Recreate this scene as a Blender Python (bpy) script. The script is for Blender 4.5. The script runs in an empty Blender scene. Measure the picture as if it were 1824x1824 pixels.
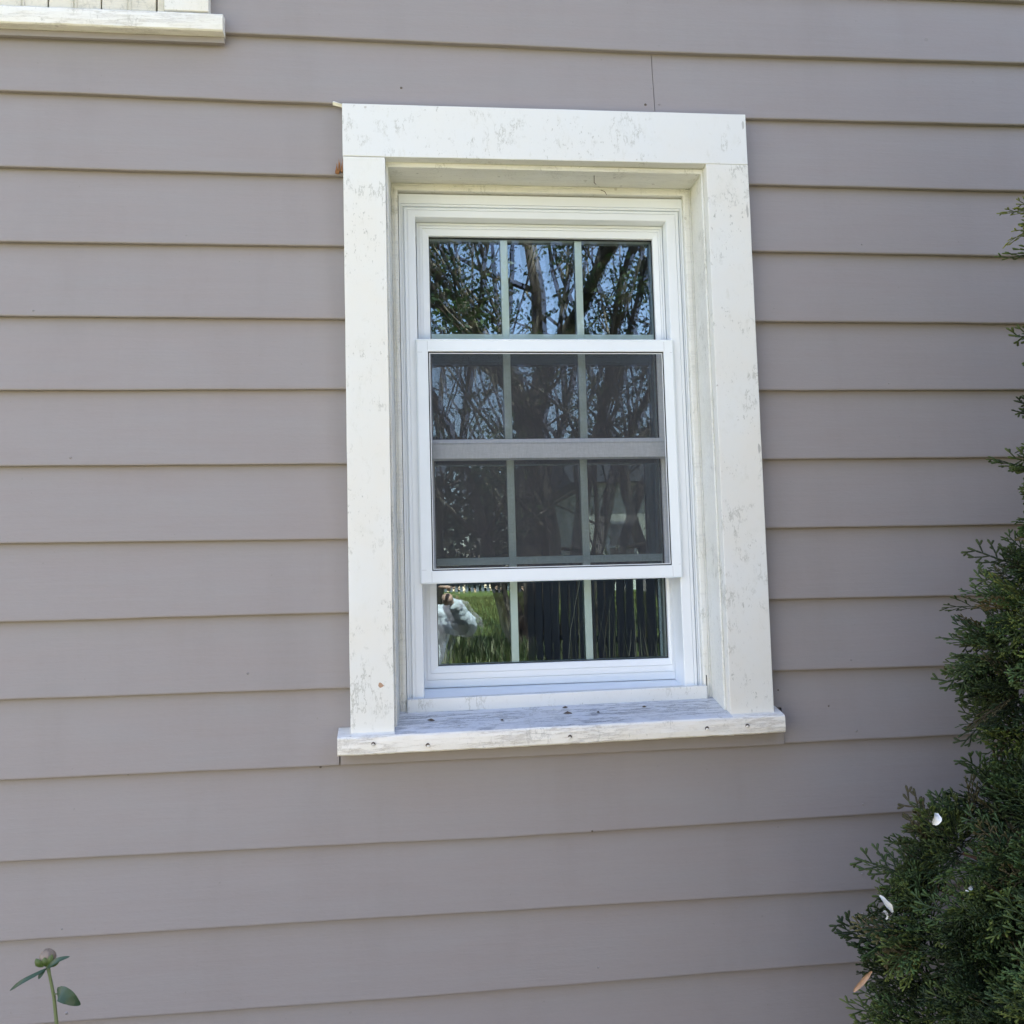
import bpy, bmesh, math, random
import numpy as np
from mathutils import Vector, Matrix, noise
R = math.radians
random.seed(7)
rng = np.random.default_rng(11)
sc = bpy.context.scene
COL = sc.collection

# ------------------------------------------------------------------ camera, sky, sun, exposure
cam_d = bpy.data.cameras.new('camera')
cam = bpy.data.objects.new('camera', cam_d)
COL.objects.link(cam)
sc.camera = cam
cam_d.sensor_width = 36.0
cam_d.sensor_height = 36.0
cam_d.lens = 36.0 * 1740.232 / 1824.0
cam_d.clip_start = 0.02
cam_d.clip_end = 3000
_r = Vector((0.9931787, -0.11346498, -0.02686573))
_u = Vector((0.01730422, -0.08442769, 0.99627934))
_f = Vector((0.11531103, 0.98994831, 0.08188836))
m = Matrix.Identity(4)
for k in range(3):
    m[k][0] = _r[k]; m[k][1] = _u[k]; m[k][2] = -_f[k]
m[0][3], m[1][3], m[2][3] = 0.0, -1.9841, 1.55
cam.matrix_world = m

SUN_EL, SUN_AZ = 63.0, 22.0        # the sun stands high behind the house, a little to the right
world = bpy.data.worlds.new('World')
sc.world = world
world.use_nodes = True
wn = world.node_tree
wn.nodes.clear()
sky = wn.nodes.new('ShaderNodeTexSky'); sky.sky_type = 'NISHITA'; sky.sun_disc = False
sky.sun_elevation = R(SUN_EL); sky.sun_rotation = R(SUN_AZ); sky.air_density = 1.0; sky.dust_density = 0.1; sky.ozone_density = 2.2
bg = wn.nodes.new('ShaderNodeBackground'); bg.inputs['Strength'].default_value = 0.15
wo = wn.nodes.new('ShaderNodeOutputWorld')
wb = wn.nodes.new('ShaderNodeMix'); wb.data_type = 'RGBA'; wb.blend_type = 'MULTIPLY'; wb.inputs[0].default_value = 1.0; wb.inputs[7].default_value = (1.34, 1.0, 0.885, 1)
wn.links.new(sky.outputs[0], wb.inputs[6]); wn.links.new(wb.outputs[2], bg.inputs[0]); wn.links.new(bg.outputs[0], wo.inputs[0])
sun_d = bpy.data.lights.new('sun', 'SUN'); sun_d.energy = 5.0; sun_d.angle = R(0.5); sun_d.color = (1.0, 0.93, 0.80)
sun = bpy.data.objects.new('sun', sun_d); COL.objects.link(sun)
sdir = Vector((math.sin(R(SUN_AZ)) * math.cos(R(SUN_EL)), math.cos(R(SUN_AZ)) * math.cos(R(SUN_EL)), math.sin(R(SUN_EL))))
sun.rotation_euler = sdir.to_track_quat('Z', 'Y').to_euler()
sun.location = (2, 6, 12)
sc.view_settings.view_transform = 'Standard'
sc.view_settings.look = 'None'
sc.view_settings.gamma = 1.0
sc.view_settings.exposure = 2.25
try:
    sc.cycles.max_bounces = 10; sc.cycles.transparent_max_bounces = 24
    sc.cycles.glossy_bounces = 6; sc.cycles.diffuse_bounces = 5
except Exception:
    pass

# ------------------------------------------------------------------ helpers
def mat(name):
    mt = bpy.data.materials.new(name); mt.use_nodes = True
    nt = mt.node_tree; nt.nodes.clear()
    out = nt.nodes.new('ShaderNodeOutputMaterial')
    return mt, nt, out

def N(nt, typ, **kw):
    n = nt.nodes.new(typ)
    for k, v in kw.items():
        if k in n.inputs:
            n.inputs[k].default_value = v
        else:
            setattr(n, k, v)
    return n

def coords(nt, scale=(1, 1, 1), loc=(0, 0, 0)):
    tc = nt.nodes.new('ShaderNodeTexCoord'); mp = nt.nodes.new('ShaderNodeMapping')
    mp.inputs['Scale'].default_value = scale; mp.inputs['Location'].default_value = loc
    nt.links.new(tc.outputs['Object'], mp.inputs[0])
    return mp.outputs[0]

def noise_n(nt, scale, detail=4, rough=0.55, sc3=(1, 1, 1), loc=(0, 0, 0)):
    n = nt.nodes.new('ShaderNodeTexNoise'); n.inputs['Scale'].default_value = scale
    n.inputs['Detail'].default_value = detail; n.inputs['Roughness'].default_value = rough
    nt.links.new(coords(nt, sc3, loc), n.inputs['Vector'])
    return n.outputs['Fac']

def ramp(nt, fac, stops):
    r = nt.nodes.new('ShaderNodeValToRGB')
    el = r.color_ramp.elements
    while len(el) < len(stops): el.new(0.5)
    for e, (p, c) in zip(el, stops):
        e.position = p; e.color = (c, c, c, 1) if isinstance(c, (int, float)) else (*c, 1)
    nt.links.new(fac, r.inputs[0])
    return r.outputs[0]

def mix(nt, fac, a, b, mode='MIX'):
    n = nt.nodes.new('ShaderNodeMix'); n.data_type = 'RGBA'; n.blend_type = mode
    for sock, v in ((n.inputs[0], fac), (n.inputs[6], a), (n.inputs[7], b)):
        if isinstance(v, (int, float)): sock.default_value = v
        elif isinstance(v, tuple): sock.default_value = (*v, 1)
        else: nt.links.new(v, sock)
    return n.outputs[2]

def math_n(nt, op, a, b=0.5):
    n = nt.nodes.new('ShaderNodeMath'); n.operation = op
    for sock, v in ((n.inputs[0], a), (n.inputs[1], b)):
        if isinstance(v, (int, float)): sock.default_value = v
        else: nt.links.new(v, sock)
    return n.outputs[0]

def bsdf(nt, out, col, rough=0.5, spec=0.5, bump=None, bstr=0.2, bdist=0.001):
    p = nt.nodes.new('ShaderNodeBsdfPrincipled')
    if isinstance(col, tuple): p.inputs['Base Color'].default_value = (*col, 1)
    else: nt.links.new(col, p.inputs['Base Color'])
    if isinstance(rough, (int, float)): p.inputs['Roughness'].default_value = rough
    else: nt.links.new(rough, p.inputs['Roughness'])
    p.inputs['Specular IOR Level'].default_value = spec
    if bump is not None:
        b = nt.nodes.new('ShaderNodeBump'); b.inputs['Strength'].default_value = bstr; b.inputs['Distance'].default_value = bdist
        nt.links.new(bump, b.inputs['Height']); nt.links.new(b.outputs[0], p.inputs['Normal'])
    nt.links.new(p.outputs[0], out.inputs[0])
    return p

def spots(nt, scale, size, keep, sc3=(1, 1, 1), loc=(0, 0, 0)):
    """sparse small marks: 1 inside a mark"""
    w = noise_n(nt, scale * 2.2, 3, 0.6, sc3, loc)
    v = nt.nodes.new('ShaderNodeTexVoronoi'); v.inputs['Scale'].default_value = scale
    nt.links.new(coords(nt, sc3, loc), v.inputs['Vector'])
    dd = math_n(nt, 'ADD', v.outputs['Distance'], math_n(nt, 'MULTIPLY', math_n(nt, 'SUBTRACT', w, 0.5), 0.35))
    a = math_n(nt, 'LESS_THAN', dd, size)
    sep = nt.nodes.new('ShaderNodeSeparateColor'); nt.links.new(v.outputs['Color'], sep.inputs[0])
    b = math_n(nt, 'GREATER_THAN', sep.outputs[0], keep)
    return math_n(nt, 'MULTIPLY', a, b)

def simple(name, col, rough=0.6, spec=0.4, nscale=30, var=0.12, bstr=0.2, bdist=0.001, sc3=(1, 1, 1)):
    mt, nt, out = mat(name)
    n = noise_n(nt, nscale, 5, 0.6, sc3)
    lo = tuple(c * (1 - var) for c in col); hi = tuple(min(1, c * (1 + var)) for c in col)
    bsdf(nt, out, mix(nt, n, lo, hi), rough, spec, n, bstr, bdist)
    return mt

M = {}
# painted siding
mt, nt, out = mat('siding_paint')
big = noise_n(nt, 1.6, 3, 0.5, (0.5, 1, 1)); fine = noise_n(nt, 260, 4, 0.6, (0.35, 1, 1)); mid = noise_n(nt, 16, 5, 0.6, (0.25, 1, 1.2))
c = mix(nt, big, (0.248, 0.224, 0.218), (0.288, 0.260, 0.248))
c = mix(nt, ramp(nt, mid, [(0.35, 0.0), (0.7, 1.0)]), c, (0.268, 0.252, 0.246))
c = mix(nt, math_n(nt, 'MULTIPLY', spots(nt, 9, 0.035, 0.72), 0.35), c, (0.17, 0.155, 0.145))
stn = noise_n(nt, 7, 5, 0.65, (1, 1, 0.22), (3, 0, 0))
c = mix(nt, math_n(nt, 'MULTIPLY', ramp(nt, stn, [(0.50, 0.0), (0.72, 1.0)]), 0.35), c, (0.225, 0.205, 0.195))
brs = noise_n(nt, 90, 5, 0.7, (0.07, 1, 1.6), (1, 0, 0))
c = mix(nt, math_n(nt, 'MULTIPLY', ramp(nt, brs, [(0.42, 0.0), (0.68, 1.0)]), 0.11), c, (0.33, 0.305, 0.295))
c = mix(nt, math_n(nt, 'MULTIPLY', spots(nt, 48, 0.05, 0.80), 0.30), c, (0.15, 0.135, 0.125))
c = mix(nt, math_n(nt, 'MULTIPLY', fine, 0.14), c, (0.38, 0.36, 0.35))
h = math_n(nt, 'ADD', math_n(nt, 'ADD', math_n(nt, 'MULTIPLY', fine, 0.5), math_n(nt, 'MULTIPLY', mid, 1.0)), math_n(nt, 'MULTIPLY', brs, 0.7))
bsdf(nt, out, c, 0.50, 0.35, h, 0.35, 0.0013)
M['siding'] = mt
# old white trim paint with scuffs
def trim_mat(name, base, scuff=1.0, cracks=0.0, crackcol=(0.18, 0.19, 0.20), seed=0.0, warm=(0.71, 0.695, 0.62)):
    mt, nt, out = mat(name)
    n1 = noise_n(nt, 5, 4, 0.6, (1, 1, 1), (seed, 0, 0))
    c = mix(nt, ramp(nt, n1, [(0.35, 0.0), (0.75, 1.0)]), base, warm)
    gr = noise_n(nt, 60, 6, 0.7, (1, 1, 0.45), (seed, 3, 0))
    c = mix(nt, math_n(nt, 'MULTIPLY', ramp(nt, gr, [(0.60, 0.0), (0.72, 1.0)]), 0.35 * scuff), c, (0.50, 0.50, 0.42))
    pt = noise_n(nt, 9, 3, 0.5, (1, 1, 1), (seed + 5, 3, 0))
    sm = math_n(nt, 'MULTIPLY', ramp(nt, noise_n(nt, 150, 5, 0.75, (1, 1, 0.5), (seed, 9, 0)), [(0.60, 0.0), (0.66, 1.0)]), ramp(nt, pt, [(0.46, 0.0), (0.62, 1.0)]))
    c = mix(nt, math_n(nt, 'MULTIPLY', sm, 0.75 * scuff), c, (0.30, 0.31, 0.27))
    scr = ramp(nt, noise_n(nt, 42, 6, 0.7, (1, 1, 0.35), (seed + 1, 5, 0)), [(0.470, 0.0), (0.495, 1.0), (0.505, 1.0), (0.53, 0.0)])
    scm = ramp(nt, noise_n(nt, 13, 4, 0.6, (1, 1, 1), (seed + 7, 2, 0)), [(0.54, 0.0), (0.62, 1.0)])
    c = mix(nt, math_n(nt, 'MULTIPLY', math_n(nt, 'MULTIPLY', scr, scm), 0.55 * scuff), c, (0.28, 0.29, 0.24))
    blo = ramp(nt, noise_n(nt, 24, 5, 0.7, (1, 1, 0.8), (seed + 4, 8, 0)), [(0.58, 0.0), (0.70, 1.0)])
    c = mix(nt, math_n(nt, 'MULTIPLY', blo, 0.14 * scuff), c, (0.52, 0.53, 0.43))
    c = mix(nt, math_n(nt, 'MULTIPLY', spots(nt, 26, 0.07, 0.80, (1, 1, 1), (seed, 1, 0)), 0.55 * scuff), c, (0.33, 0.31, 0.27))
    c = mix(nt, math_n(nt, 'MULTIPLY', spots(nt, 11, 0.035, 0.90, (1, 1, 1), (seed + 2, 1, 0)), 0.85 * scuff), c, (0.34, 0.17, 0.07))
    c = mix(nt, math_n(nt, 'MULTIPLY', spots(nt, 40, 0.10, 0.86, (1, 1, 0.22), (seed + 8, 1, 0)), 0.6 * scuff), c, (0.25, 0.25, 0.23))
    h = math_n(nt, 'MULTIPLY', gr, 0.6)
    if cracks:
        ck = noise_n(nt, 34, 8, 0.75, (0.16, 1.5, 1.5), (seed, 0, 0))
        line = ramp(nt, ck, [(0.468, 0.0), (0.488, 1.0), (0.502, 1.0), (0.525, 0.0)])
        msk = ramp(nt, noise_n(nt, 11, 4, 0.6, (0.6, 1, 1), (seed + 3, 0, 0)), [(0.36, 0.15), (0.58, 1.0)])
        kk = math_n(nt, 'MULTIPLY', math_n(nt, 'MULTIPLY', line, msk), cracks)
        c = mix(nt, kk, c, crackcol)
        h = math_n(nt, 'SUBTRACT', h, math_n(nt, 'MULTIPLY', kk, 1.6))
        ch = noise_n(nt, 75, 5, 0.7, (0.4, 1, 1), (seed + 6, 0, 0))
        c = mix(nt, math_n(nt, 'MULTIPLY', ramp(nt, ch, [(0.57, 0.0), (0.66, 1.0)]), 0.40 * cracks), c, crackcol)
    bsdf(nt, out, c, 0.5, 0.4, h, 0.45, 0.0015)
    return mt
M['trim'] = trim_mat('casing_paint', (0.70, 0.725, 0.70), 1.0, 0, seed=0)
M['trim2'] = trim_mat('casing_paint_head', (0.685, 0.715, 0.71), 0.9, 0, seed=4.3, warm=(0.70, 0.705, 0.665))
M['jamb'] = trim_mat('jamb_paint', (0.72, 0.74, 0.71), 0.8, 0.15, seed=2.1, warm=(0.68, 0.68, 0.61))
M['nose'] = trim_mat('sill_nose_paint', (0.80, 0.79, 0.72), 0.7, 0.45, (0.38, 0.34, 0.28), seed=7.7, warm=(0.80, 0.77, 0.68))
M['sill'] = trim_mat('weathered_sill', (0.56, 0.59, 0.62), 1.3, 1.0, (0.24, 0.26, 0.29), seed=9.9, warm=(0.68, 0.68, 0.66))
M['sill2'] = trim_mat('far_sill_paint', (0.78, 0.79, 0.75), 0.7, 0.4, (0.33, 0.31, 0.26), seed=12.0)
M['board'] = trim_mat('board_paint', (0.66, 0.64, 0.54), 0.8, 0.3, seed=14.0, warm=(0.60, 0.57, 0.45))
M['vinyl'] = simple('white_vinyl', (0.77, 0.82, 0.85), 0.33, 0.5, 40, 0.02, 0.05, 0.0005)
M['vinyl2'] = simple('white_screen_frame', (0.79, 0.85, 0.88), 0.30, 0.5, 40, 0.02, 0.05, 0.0005)
M['seam'] = simple('seam_grey', (0.42, 0.45, 0.47), 0.6, 0.3)
M['black'] = simple('black_rubber', (0.012, 0.014, 0.016), 0.5, 0.3)
M['strip'] = simple('screen_metal', (0.42, 0.44, 0.46), 0.4, 0.5)
M['dark'] = simple('dark_gap', (0.02, 0.02, 0.02), 0.9, 0.1)
M['caulk'] = simple('caulk', (0.78, 0.77, 0.66), 0.6, 0.4)
M['rawwood'] = simple('broken_wood', (0.33, 0.17, 0.08), 0.9, 0.1, 120, 0.5, 0.8, 0.002, (0.4, 1, 1))
M['nail'] = simple('painted_nail', (0.24, 0.225, 0.22), 0.5, 0.4)
M['nailrust'] = simple('old_nail', (0.10, 0.08, 0.06), 0.6, 0.4, 200, 0.4)
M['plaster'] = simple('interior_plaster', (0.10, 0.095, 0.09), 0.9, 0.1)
M['shingle'] = simple('roof_shingle', (0.06, 0.06, 0.065), 0.9, 0.2, 12, 0.4, 0.6, 0.01)
M['concrete'] = simple('foundation', (0.32, 0.31, 0.29), 0.9, 0.2, 20, 0.25, 0.5, 0.004)

# glazing: two panes, each part mirror and part clear, slightly wavy like real float glass
def glass_mat(name, refl, tint, wav, seed):
    mt, nt, out = mat(name)
    g = N(nt, 'ShaderNodeBsdfGlossy'); g.inputs['Roughness'].default_value = 0.0; g.inputs['Color'].default_value = (0.74, 0.86, 1.0, 1)
    t = N(nt, 'ShaderNodeBsdfTransparent'); t.inputs['Color'].default_value = (*tint, 1)
    b = N(nt, 'ShaderNodeBump'); b.inputs['Strength'].default_value = 1.0; b.inputs['Distance'].default_value = wav
    nt.links.new(noise_n(nt, 9.0, 2, 0.45, (1, 1, 0.8), (seed, 0, 0)), b.inputs['Height'])
    nt.links.new(b.outputs[0], g.inputs['Normal'])
    fr = N(nt, 'ShaderNodeFresnel'); fr.inputs['IOR'].default_value = 1.5
    fac = math_n(nt, 'MINIMUM', math_n(nt, 'ADD', fr.outputs[0], refl - 0.04), 0.95)
    ms = nt.nodes.new('ShaderNodeMixShader')
    nt.links.new(fac, ms.inputs[0]); nt.links.new(t.outputs[0], ms.inputs[1]); nt.links.new(g.outputs[0], ms.inputs[2])
    nt.links.new(ms.outputs[0], out.inputs[0])
    return mt
M['glass_a'] = glass_mat('outer_glass', 0.055, (0.86, 0.94, 0.91), 0.00006, 0.0)
M['glass_b'] = glass_mat('inner_glass', 0.27, (0.80, 0.90, 0.88), 0.00005, 5.0)
# insect screen
mt, nt, out = mat('insect_screen')
d = N(nt, 'ShaderNodeBsdfDiffuse'); d.inputs['Color'].default_value = (0.085, 0.088, 0.095, 1)
t = N(nt, 'ShaderNodeBsdfTransparent')
wv = noise_n(nt, 500, 2, 0.5, (1, 1, 0.15)); wv2 = noise_n(nt, 500, 2, 0.5, (0.15, 1, 1))
fac = math_n(nt, 'ADD', 0.30, math_n(nt, 'MULTIPLY', math_n(nt, 'ADD', wv, wv2), 0.14))
ms = nt.nodes.new('ShaderNodeMixShader'); nt.links.new(fac, ms.inputs[0]); nt.links.new(t.outputs[0], ms.inputs[1]); nt.links.new(d.outputs[0], ms.inputs[2])
nt.links.new(ms.outputs[0], out.inputs[0])
M['screen'] = mt

def link(o, parent=None):
    COL.objects.link(o)
    if parent is not None: o.parent = parent
    return o

def empty(name, loc=(0, 0, 0), parent=None):
    o = bpy.data.objects.new(name, None); o.empty_display_size = 0.1
    link(o, parent); o.location = loc
    return o

def tag(o, label=None, cat=None, group=None, kind=None):
    if label: o['label'] = label
    if cat: o['category'] = cat
    if group: o['group'] = group
    if kind: o['kind'] = kind
    return o

class MB:
    def __init__(s): s.v = []; s.f = []; s.mi = []
    def add(s, vs, fs, mi=0):
        b = len(s.v); s.v += [tuple(v) for v in vs]; s.f += [tuple(i + b for i in f) for f in fs]; s.mi += [mi] * len(fs)
    def box(s, x0, x1, y0, y1, z0, z1, mi=0):
        s.add([(x0, y0, z0), (x1, y0, z0), (x1, y1, z0), (x0, y1, z0), (x0, y0, z1), (x1, y0, z1), (x1, y1, z1), (x0, y1, z1)],
              [(0, 3, 2, 1), (4, 5, 6, 7), (0, 1, 5, 4), (1, 2, 6, 5), (2, 3, 7, 6), (3, 0, 4, 7)], mi)
    def rings(s, seq, bottom=True, mi=0):
        """mitred frame profile: seq of (xl, xr, zb, zt, y) going from the outside in"""
        b = len(s.v)
        for (xl, xr, zb, zt, y) in seq:
            s.v += [(xl, y, zb), (xl, y, zt), (xr, y, zt), (xr, y, zb)]
        for k in range(len(seq) - 1):
            for j in range(4 if bottom else 3):
                a0 = b + 4 * k + j; a1 = b + 4 * k + (j + 1) % 4
                s.f.append((a0, a1, a1 + 4, a0 + 4)); s.mi.append(mi)
    def tube(s, pts, rad, n=6, cap=True, mi=0):
        b = len(s.v); P = [Vector(p) for p in pts]
        prev = None
        for i, p in enumerate(P):
            t = (P[min(i + 1, len(P) - 1)] - P[max(i - 1, 0)]).normalized()
            if prev is None:
                a = Vector((0, 0, 1)) if abs(t.z) < 0.9 else Vector((1, 0, 0))
                x = t.cross(a).normalized()
            else:
                x = (prev - t * prev.dot(t)).normalized()
            prev = x; y = t.cross(x); r = rad[i] if hasattr(rad, '__len__') else rad
            for k in range(n):
                an = 2 * math.pi * k / n
                s.v.append(tuple(p + x * math.cos(an) * r + y * math.sin(an) * r))
        for i in range(len(P) - 1):
            for k in range(n):
                s.f.append((b + i * n + k, b + i * n + (k + 1) % n, b + (i + 1) * n + (k + 1) % n, b + (i + 1) * n + k)); s.mi.append(mi)
        if cap:
            s.f.append(tuple(b + k for k in range(n))[::-1]); s.mi.append(mi)
            s.f.append(tuple(b + (len(P) - 1) * n + k for k in range(n))); s.mi.append(mi)
    def build(s, name, mats, parent=None, bevel=0.0, smooth=False, seg=2, fixn=True):
        me = bpy.data.meshes.new(name); me.from_pydata(s.v, [], s.f)
        mats = mats if isinstance(mats, (list, tuple)) else [mats]
        for q in mats: me.materials.append(q)
        me.polygons.foreach_set('material_index', s.mi)
        if fixn:
            bm = bmesh.new(); bm.from_mesh(me); bmesh.ops.recalc_face_normals(bm, faces=bm.faces); bm.to_mesh(me); bm.free()
        if smooth: me.polygons.foreach_set('use_smooth', [True] * len(me.polygons))
        me.update()
        o = bpy.data.objects.new(name, me); link(o, parent)
        if bevel:
            bv = o.modifiers.new('bevel', 'BEVEL'); bv.width = bevel; bv.segments = seg; bv.limit_method = 'ANGLE'; bv.angle_limit = R(40)
        return o

def roughen(mb, amp, freq, axis_w=(1, 1, 1), seed=0.0):
    out = []
    for v in mb.v:
        p = Vector(v) * freq + Vector((seed, seed * 0.7, 0))
        n = noise.noise_vector(p)
        out.append((v[0] + n.x * amp * axis_w[0], v[1] + n.y * amp * axis_w[1], v[2] + n.z * amp * axis_w[2]))
    mb.v = out

# ------------------------------------------------------------------ ground
def ground_z(x, y):
    d = -y
    pts = [(-60, 0.0), (2.9, 0.0), (4.5, 0.42), (6.0, 0.78), (8.0, 1.00), (12, 1.22), (18, 1.42), (28, 1.62), (45, 1.66), (3000, 1.7)]
    z = pts[-1][1]
    for (a, za), (b, zb) in zip(pts, pts[1:]):
        if d <= b:
            t = max(0, (d - a) / (b - a)); t = t * t * (3 - 2 * t) if a < 3 else t
            z = za + (zb - za) * t; break
    if d > 3: z += 0.03 * noise.noise(Vector((x * 0.6, y * 0.6, 0)))
    return z

mt, nt, out = mat('lawn')
n1 = noise_n(nt, 0.6, 5, 0.6); n2 = noise_n(nt, 18, 6, 0.7); n3 = noise_n(nt, 3.2, 5, 0.65)
c = mix(nt, n1, (0.11, 0.125, 0.025), (0.18, 0.185, 0.05))
c = mix(nt, ramp(nt, n2, [(0.35, 0.0), (0.65, 1.0)]), c, (0.055, 0.095, 0.018))
c = mix(nt, ramp(nt, n3, [(0.62, 0.0), (0.75, 1.0)]), c, (0.22, 0.20, 0.09))
bsdf(nt, out, c, 0.8, 0.2, n2, 0.8, 0.03)
M['lawn'] = mt
M['soil'] = simple('soil', (0.07, 0.052, 0.038), 0.95, 0.1, 20, 0.4, 0.8, 0.02)
g = MB()
xs = [-1500, -300, -80, -40] + [-20 + i * 0.8 for i in range(56)] + [40, 80, 300, 1500]
ys = [1500, 300, 60, 20, 8, 4, 1, 0, -0.9, -1.0, -1.6, -2.2, -2.8] + [-3.1 - 0.4 * i for i in range(65)] + [-32, -40, -60, -150, -500, -1500]
for y in ys:
    for x in xs: g.v.append((x, y, ground_z(x, y)))
nx = len(xs)
for j in range(len(ys) - 1):
    for i in range(nx - 1):
        a = j * nx + i; g.f.append((a, a + nx, a + nx + 1, a + 1)); g.mi.append(0)
ground = g.build('ground', M['lawn'], smooth=True); tag(ground, kind='structure')
g = MB()
bx = [-4.6 + i * 0.3 for i in range(30)]
for i in range(len(bx) - 1):
    w0 = -1.75 - 0.08 * noise.noise(Vector((bx[i], 0, 0))); w1 = -1.75 - 0.08 * noise.noise(Vector((bx[i + 1], 0, 0)))
    g.add([(bx[i], 0.05, 0.004), (bx[i + 1], 0.05, 0.004), (bx[i + 1], w1, 0.004), (bx[i], w0, 0.004)], [(0, 3, 2, 1)])
tag(g.build('garden_soil', M['soil']), kind='structure')  # unseen bed, made wide and dark to dim the lower wall

g = MB()  # unseen pale ground added to bounce warm sunlight up onto the wall
py_ = [-2.5 - 0.1 * k for k in range(20)]; px_ = [-9 + 0.6 * k for k in range(31)]
for y in py_:
    for x in px_: g.v.append((x, y + 0.06 * noise.noise(Vector((x * 0.7, y, 1))), ground_z(x, y) + 0.035))
for j in range(len(py_) - 1):
    for i in range(len(px_) - 1):
        a = j * len(px_) + i; g.f.append((a, a + len(px_), a + len(px_) + 1, a + 1)); g.mi.append(0)
M['bounce_strip'] = simple('pale_bounce', (0.46, 0.40, 0.31), 0.95, 0.1, 60, 0.3, 0.8, 0.01)
tag(g.build('bounce_strip', M['bounce_strip'], smooth=True), kind='structure')

# ------------------------------------------------------------------ house
house = empty('house', (0, 0, 0))
tag(house, 'house clad in warm grey lapped boards around a white double-hung window', 'house')
ZO = 2.7195
LAPS = {0: [(-0.3403, -0.0002), (0.5692, -0.0062), (1.4324, 0.0005)],
        1: [(-0.779, -0.1383), (-0.113, -0.1461), (0.771, -0.1497), (1.4215, -0.1458)],
        2: [(-0.7766, -0.2965), (-0.1091, -0.3007), (0.7676, -0.2993), (1.4099, -0.3008)],
        3: [(-0.7743, -0.4503), (-0.103, -0.4497), (0.7666, -0.4484), (1.3987, -0.4512)],
        4: [(-0.772, -0.6), (-0.1038, -0.603), (0.7679, -0.6031), (1.3872, -0.6049)],
        5: [(-0.7697, -0.749), (-0.1022, -0.7486), (0.7692, -0.7536), (1.376, -0.7541)],
        6: [(-0.7674, -0.8983), (-0.1019, -0.9017), (0.768, -0.9023), (1.3648, -0.9039)],
        7: [(-0.7651, -1.049), (-0.1017, -1.0539), (0.7706, -1.0493), (1.3537, -1.0519)],
        8: [(-0.7628, -1.2), (-0.1002, -1.201), (0.7716, -1.1993), (1.2787, -1.2036)],
        9: [(-0.7606, -1.3479), (-0.1, -1.3506), (0.7715, -1.3475), (1.134, -1.351)],
        10: [(-0.7583, -1.4982), (-0.1293, -1.5003), (0.7905, -1.4972), (1.1685, -1.4973)],
        11: [(-0.756, -1.6496), (0.2, -1.6563), (1.187, -1.6499)],
        12: [(-0.7538, -1.795), (-0.1436, -1.7962), (1.0051, -1.8038)],
        13: [(-0.6419, -1.9488), (-0.0272, -1.9507), (0.8991, -1.9464)]}
def lapz(i, x):
    if i not in LAPS: return ZO - 0.15 * i - (0.001 if i < 0 else 0.0)
    p = LAPS[i]
    if x <= p[0][0]: z = p[0][1]
    elif x >= p[-1][0]: z = p[-1][1]
    else:
        for (a, za), (b, zb) in zip(p, p[1:]):
            if a <= x <= b: z = za + (zb - za) * (x - a) / (b - a); break
    return z + ZO
def siding_board(mb, i, xa, xb, zlo=None):
    n = max(2, int((xb - xa) / 0.04) + 1)
    b = len(mb.v)
    for k in range(n):
        x = xa + (xb - xa) * k / (n - 1)
        w = 0.0007 * noise.noise(Vector((x * 9, i * 3.1, 0.5))) + 0.0004 * noise.noise(Vector((x * 45, i * 1.7, 2)))
        bow = 0.0015 * noise.noise(Vector((x * 1.7, i * 2.3, 7)))
        z0 = lapz(i, x) + w; z1 = lapz(i - 1, x) + 0.012
        prof = [(0.0185, z0 + 0.0005), (0.0018 + bow, z0), (0.0004 + bow, z0 + 0.0012), (0.0 + bow, z0 + 0.0035),
                (0.0068 + bow * 0.7, (z0 + z1) / 2), (0.0140, z1)]
        if zlo is not None:
            yl = 0.0 + bow + (0.0068 - bow * 0.3) * (zlo - z0) / ((z1 - z0) / 2)
            prof = [(0.0185, zlo + 0.0005), (yl + 0.0018, zlo), (yl + 0.0005, zlo + 0.0008), (yl, zlo + 0.002), (0.0068 + bow * 0.7, max((z0 + z1) / 2, zlo + 0.004)), (0.0140, z1)]
        mb.v += [(x, y, z) for y, z in prof]
    m_ = 6
    for k in range(n - 1):
        for j in range(m_ - 1):
            a = b + k * m_ + j; mb.f.append((a, a + 1, a + m_ + 1, a + m_)); mb.mi.append(0)
    for k in (0, n - 1):
        mb.f.append(tuple(b + k * m_ + j for j in range(m_))); mb.mi.append(0)
HX0, HX1, HY1, HTOP = -4.4, 3.6, 6.0, 4.35
sd = MB()
for i in range(-11, 17):
    zt = lapz(i - 1, 0); zb = lapz(i, 0)
    if zb > HTOP: continue
    cuts = []
    if 2 <= i <= 9: cuts = [(-0.088, 0.748)]
    elif i == 10: cuts = [(-0.1245, 0.7872)]
    elif i == 1: cuts = [(0.5655, 0.5668)]
    segs = []; x = HX0
    joints = {3: [-2.9], 5: [2.4], 7: [-1.9], 12: [2.1], 14: [-2.2], -1: [1.7]}.get(i, [])
    for a, b_ in cuts: segs.append((x, a)); x = b_
    segs.append((x, HX1))
    fin = []
    for a, b_ in segs:
        for j in joints:
            if a < j < b_: fin.append((a, j)); a = j + 0.001
        fin.append((a, b_))
    for a, b_ in fin: siding_board(sd, i, a, b_)
    if i == 10:
        siding_board(sd, i, -0.1245, -0.088, 1.2865); siding_board(sd, i, 0.748, 0.7872, 1.2945)
siding = sd.build('siding_wall', M['siding'], house, fixn=True)
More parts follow.
